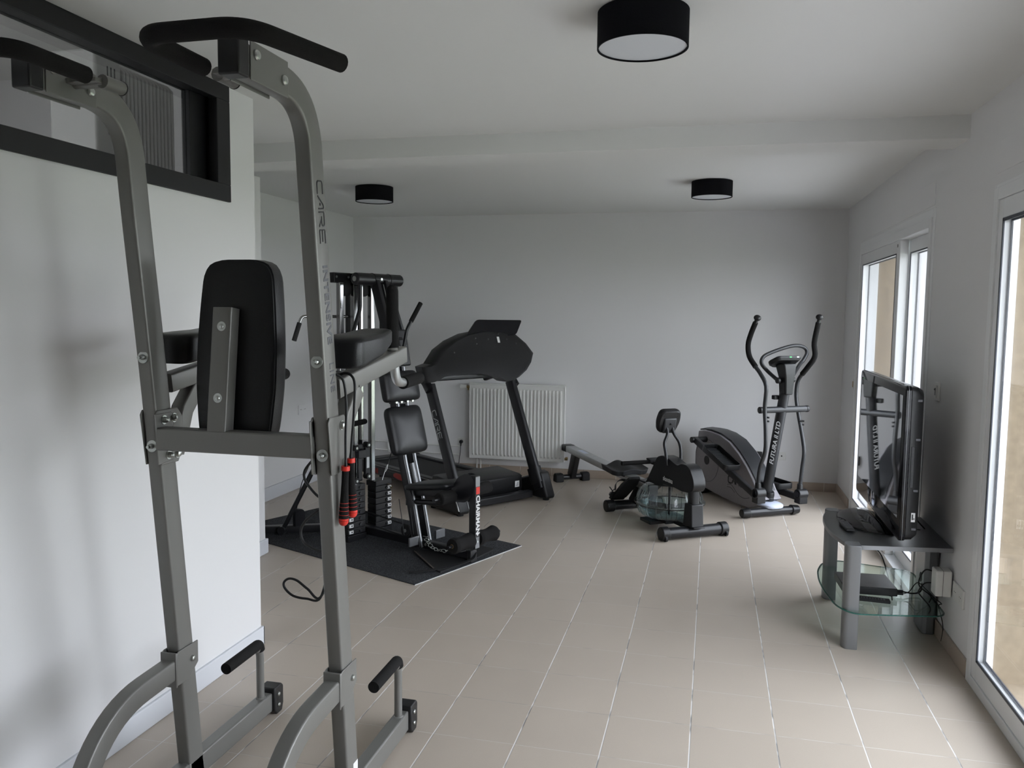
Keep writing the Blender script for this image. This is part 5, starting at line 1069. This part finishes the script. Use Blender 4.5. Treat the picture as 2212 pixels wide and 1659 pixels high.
# fixed loop handlebar behind the console
lp = [(0.06, 0.049, 1.205), (0.06, 0.093, 1.271), (0.06, 0.063, 1.321), (0.06, -0.017, 1.355), (0.06, -0.162, 1.397), (0.06, -0.277, 1.417), (0.06, -0.357, 1.401), (0.06, -0.373, 1.357), (0.06, -0.32, 1.295), (0.06, -0.261, 1.26)]
b = B(); lp2 = [(-0.15, 0.05, 1.13)] + [(0.0 + 0.10 * math.sin(PI * (k + 0.5) / len(lp)), q[1], q[2]) for k, q in enumerate(lp)] + [(-0.15, -0.05, 1.15)]
b.sweep(crom(lp2, 6), circ(0.0155, 14)); lo = b.build('fixed_handlebar', 'charc', el)
# moving arms (near, far): lower tube, joint and foam grip
na = [(-0.173, 0.24, 0.29), (-0.194, 0.24, 0.446), (-0.253, 0.24, 0.588), (-0.249, 0.24, 0.755), (-0.226, 0.24, 0.938), (-0.234, 0.24, 1.106), (-0.154, 0.24, 1.2), (-0.082, 0.24, 1.254), (0.006, 0.24, 1.332), (0.031, 0.24, 1.426), (-0.002, 0.24, 1.515), (-0.06, 0.24, 1.61)]
fa = [(-0.068, -0.25, 0.233), (-0.088, -0.25, 0.403), (-0.103, -0.25, 0.542), (-0.063, -0.25, 0.693), (-0.004, -0.25, 0.861), (0.029, -0.25, 0.995), (0.018, -0.25, 1.114), (-0.038, -0.25, 1.185), (-0.105, -0.25, 1.247), (-0.186, -0.25, 1.34), (-0.173, -0.25, 1.453), (-0.213, -0.25, 1.616)]
for A, s_ in ((na, 1), (fa, -1)):
    b = B(); b.sweep(crom(A, 4), circ(0.0165, 14)); ar = b.build('swing_arm', 'charc', el)
    b = B(); b.sweep(crom(A[7:], 5), circ(0.0215, 16)); b.build('foam_grip', 'foam', ar)
    t_ = (V(A[-1]) - V(A[-2])).normalized(); e = V(A[-1])
    b = B(); b.cyl(e, e + t_ * 0.025, 0.016, 0.014); b.bm.transform(Matrix()); X = X3(e + t_ * 0.045, None, t_); b.cush(X, 0.030, 0.030, 0.024, 1, 1, 10, 20); b.build('end_knob', 'black', ar)
    b = B(); c = V(A[3]) * 0.6 + V(A[4]) * 0.4
    for dz in (0.0, 0.03): b.cut().cyl(c + V(0, s_ * -0.016, dz), c + V(-0.02, -0.022, dz), 0.007)
    b.build('knob', 'black', ar)
    # ankle joint at the front of the pedal arm
    j = V(A[0])
    b = B(); b.cyl(j + V(-0.02, 0.045, -0.055), j + V(-0.02, -0.045, -0.055), 0.042, seg=28); b.box(j.x - 0.055, j.x + 0.02, j.y - 0.04, j.y + 0.04, j.z - 0.135, j.z - 0.05); b.cyl(j + V(0, 0, -0.03), j + V(0, 0, 0.03), 0.026, 0.022); jn_ = b.build('pedal_joint', 'black', el, bevel=0.006)
    b = B(); b.cyl(j + V(-0.02, 0.045, -0.055), j + V(-0.02, 0.051, -0.055), 0.030, seg=28); b.build('joint_cap', 'blackg', jn_)
# pedal arms and pedals
cr = (0.846, 0.24, 0.516)
j1 = V(na[0]) + V(0.0, 0.0, -0.09); j2 = V(fa[0]) + V(0.0, 0, -0.09)
c1 = V(cr[0], 0.215, cr[2]); c2 = V(0.88, -0.215, 0.16)
for J_, C_, s_, tk_ in ((j1, c1, 1, 0.42), (j2, c2, -1, 0.42)):
    b = B(); b.sweep([J_, C_], rect(0.04, 0.055, 0.006), side=(0, 1, 0)); pa = b.build('pedal_arm', 'blackm', el)
    b = B(); b.cyl((C_.x, C_.y + s_ * 0.045, C_.z), (C_.x, s_ * 0.10, C_.z), 0.028, seg=24); b.build('crank_hub', 'black', pa, bevel=0.004)
    d = (C_ - J_).normalized(); n_ = V(-d.z, 0, d.x); n_ = n_ if n_.z > 0 else -n_
    X = X3(J_ + d * ((C_ - J_).length * (0.575 if s_ > 0 else 0.42)) + n_ * 0.035 + V(0, s_ * 0.005, 0), d, n_)
    o_ = fillet([(-0.21, -0.08, 0), (0.19, -0.08, 0), (0.21, 0.0, 0), (0.19, 0.08, 0), (-0.21, 0.08, 0)], 0.035, 5, True)
    b = B(); b.prism([(p.x, p.y) for p in o_], 2, -0.008, 0.006, X); pd = b.build('pedal', 'rubber', el, bevel=0.003)
    b = B(); b.sweep([X @ V(p.x, p.y, 0.02) for p in o_], rect(0.05, 0.008, 0.003), close=True, side=n_); b.build('pedal_wall', 'black', pd)
    b = B()
    for k in range(14): b.cut().box(-0.175 + k * 0.026, -0.166 + k * 0.026, -0.055, 0.055, 0.006, 0.012, X)
    g_ = b.build('tread_rib', 'charc', pd, smooth=False)
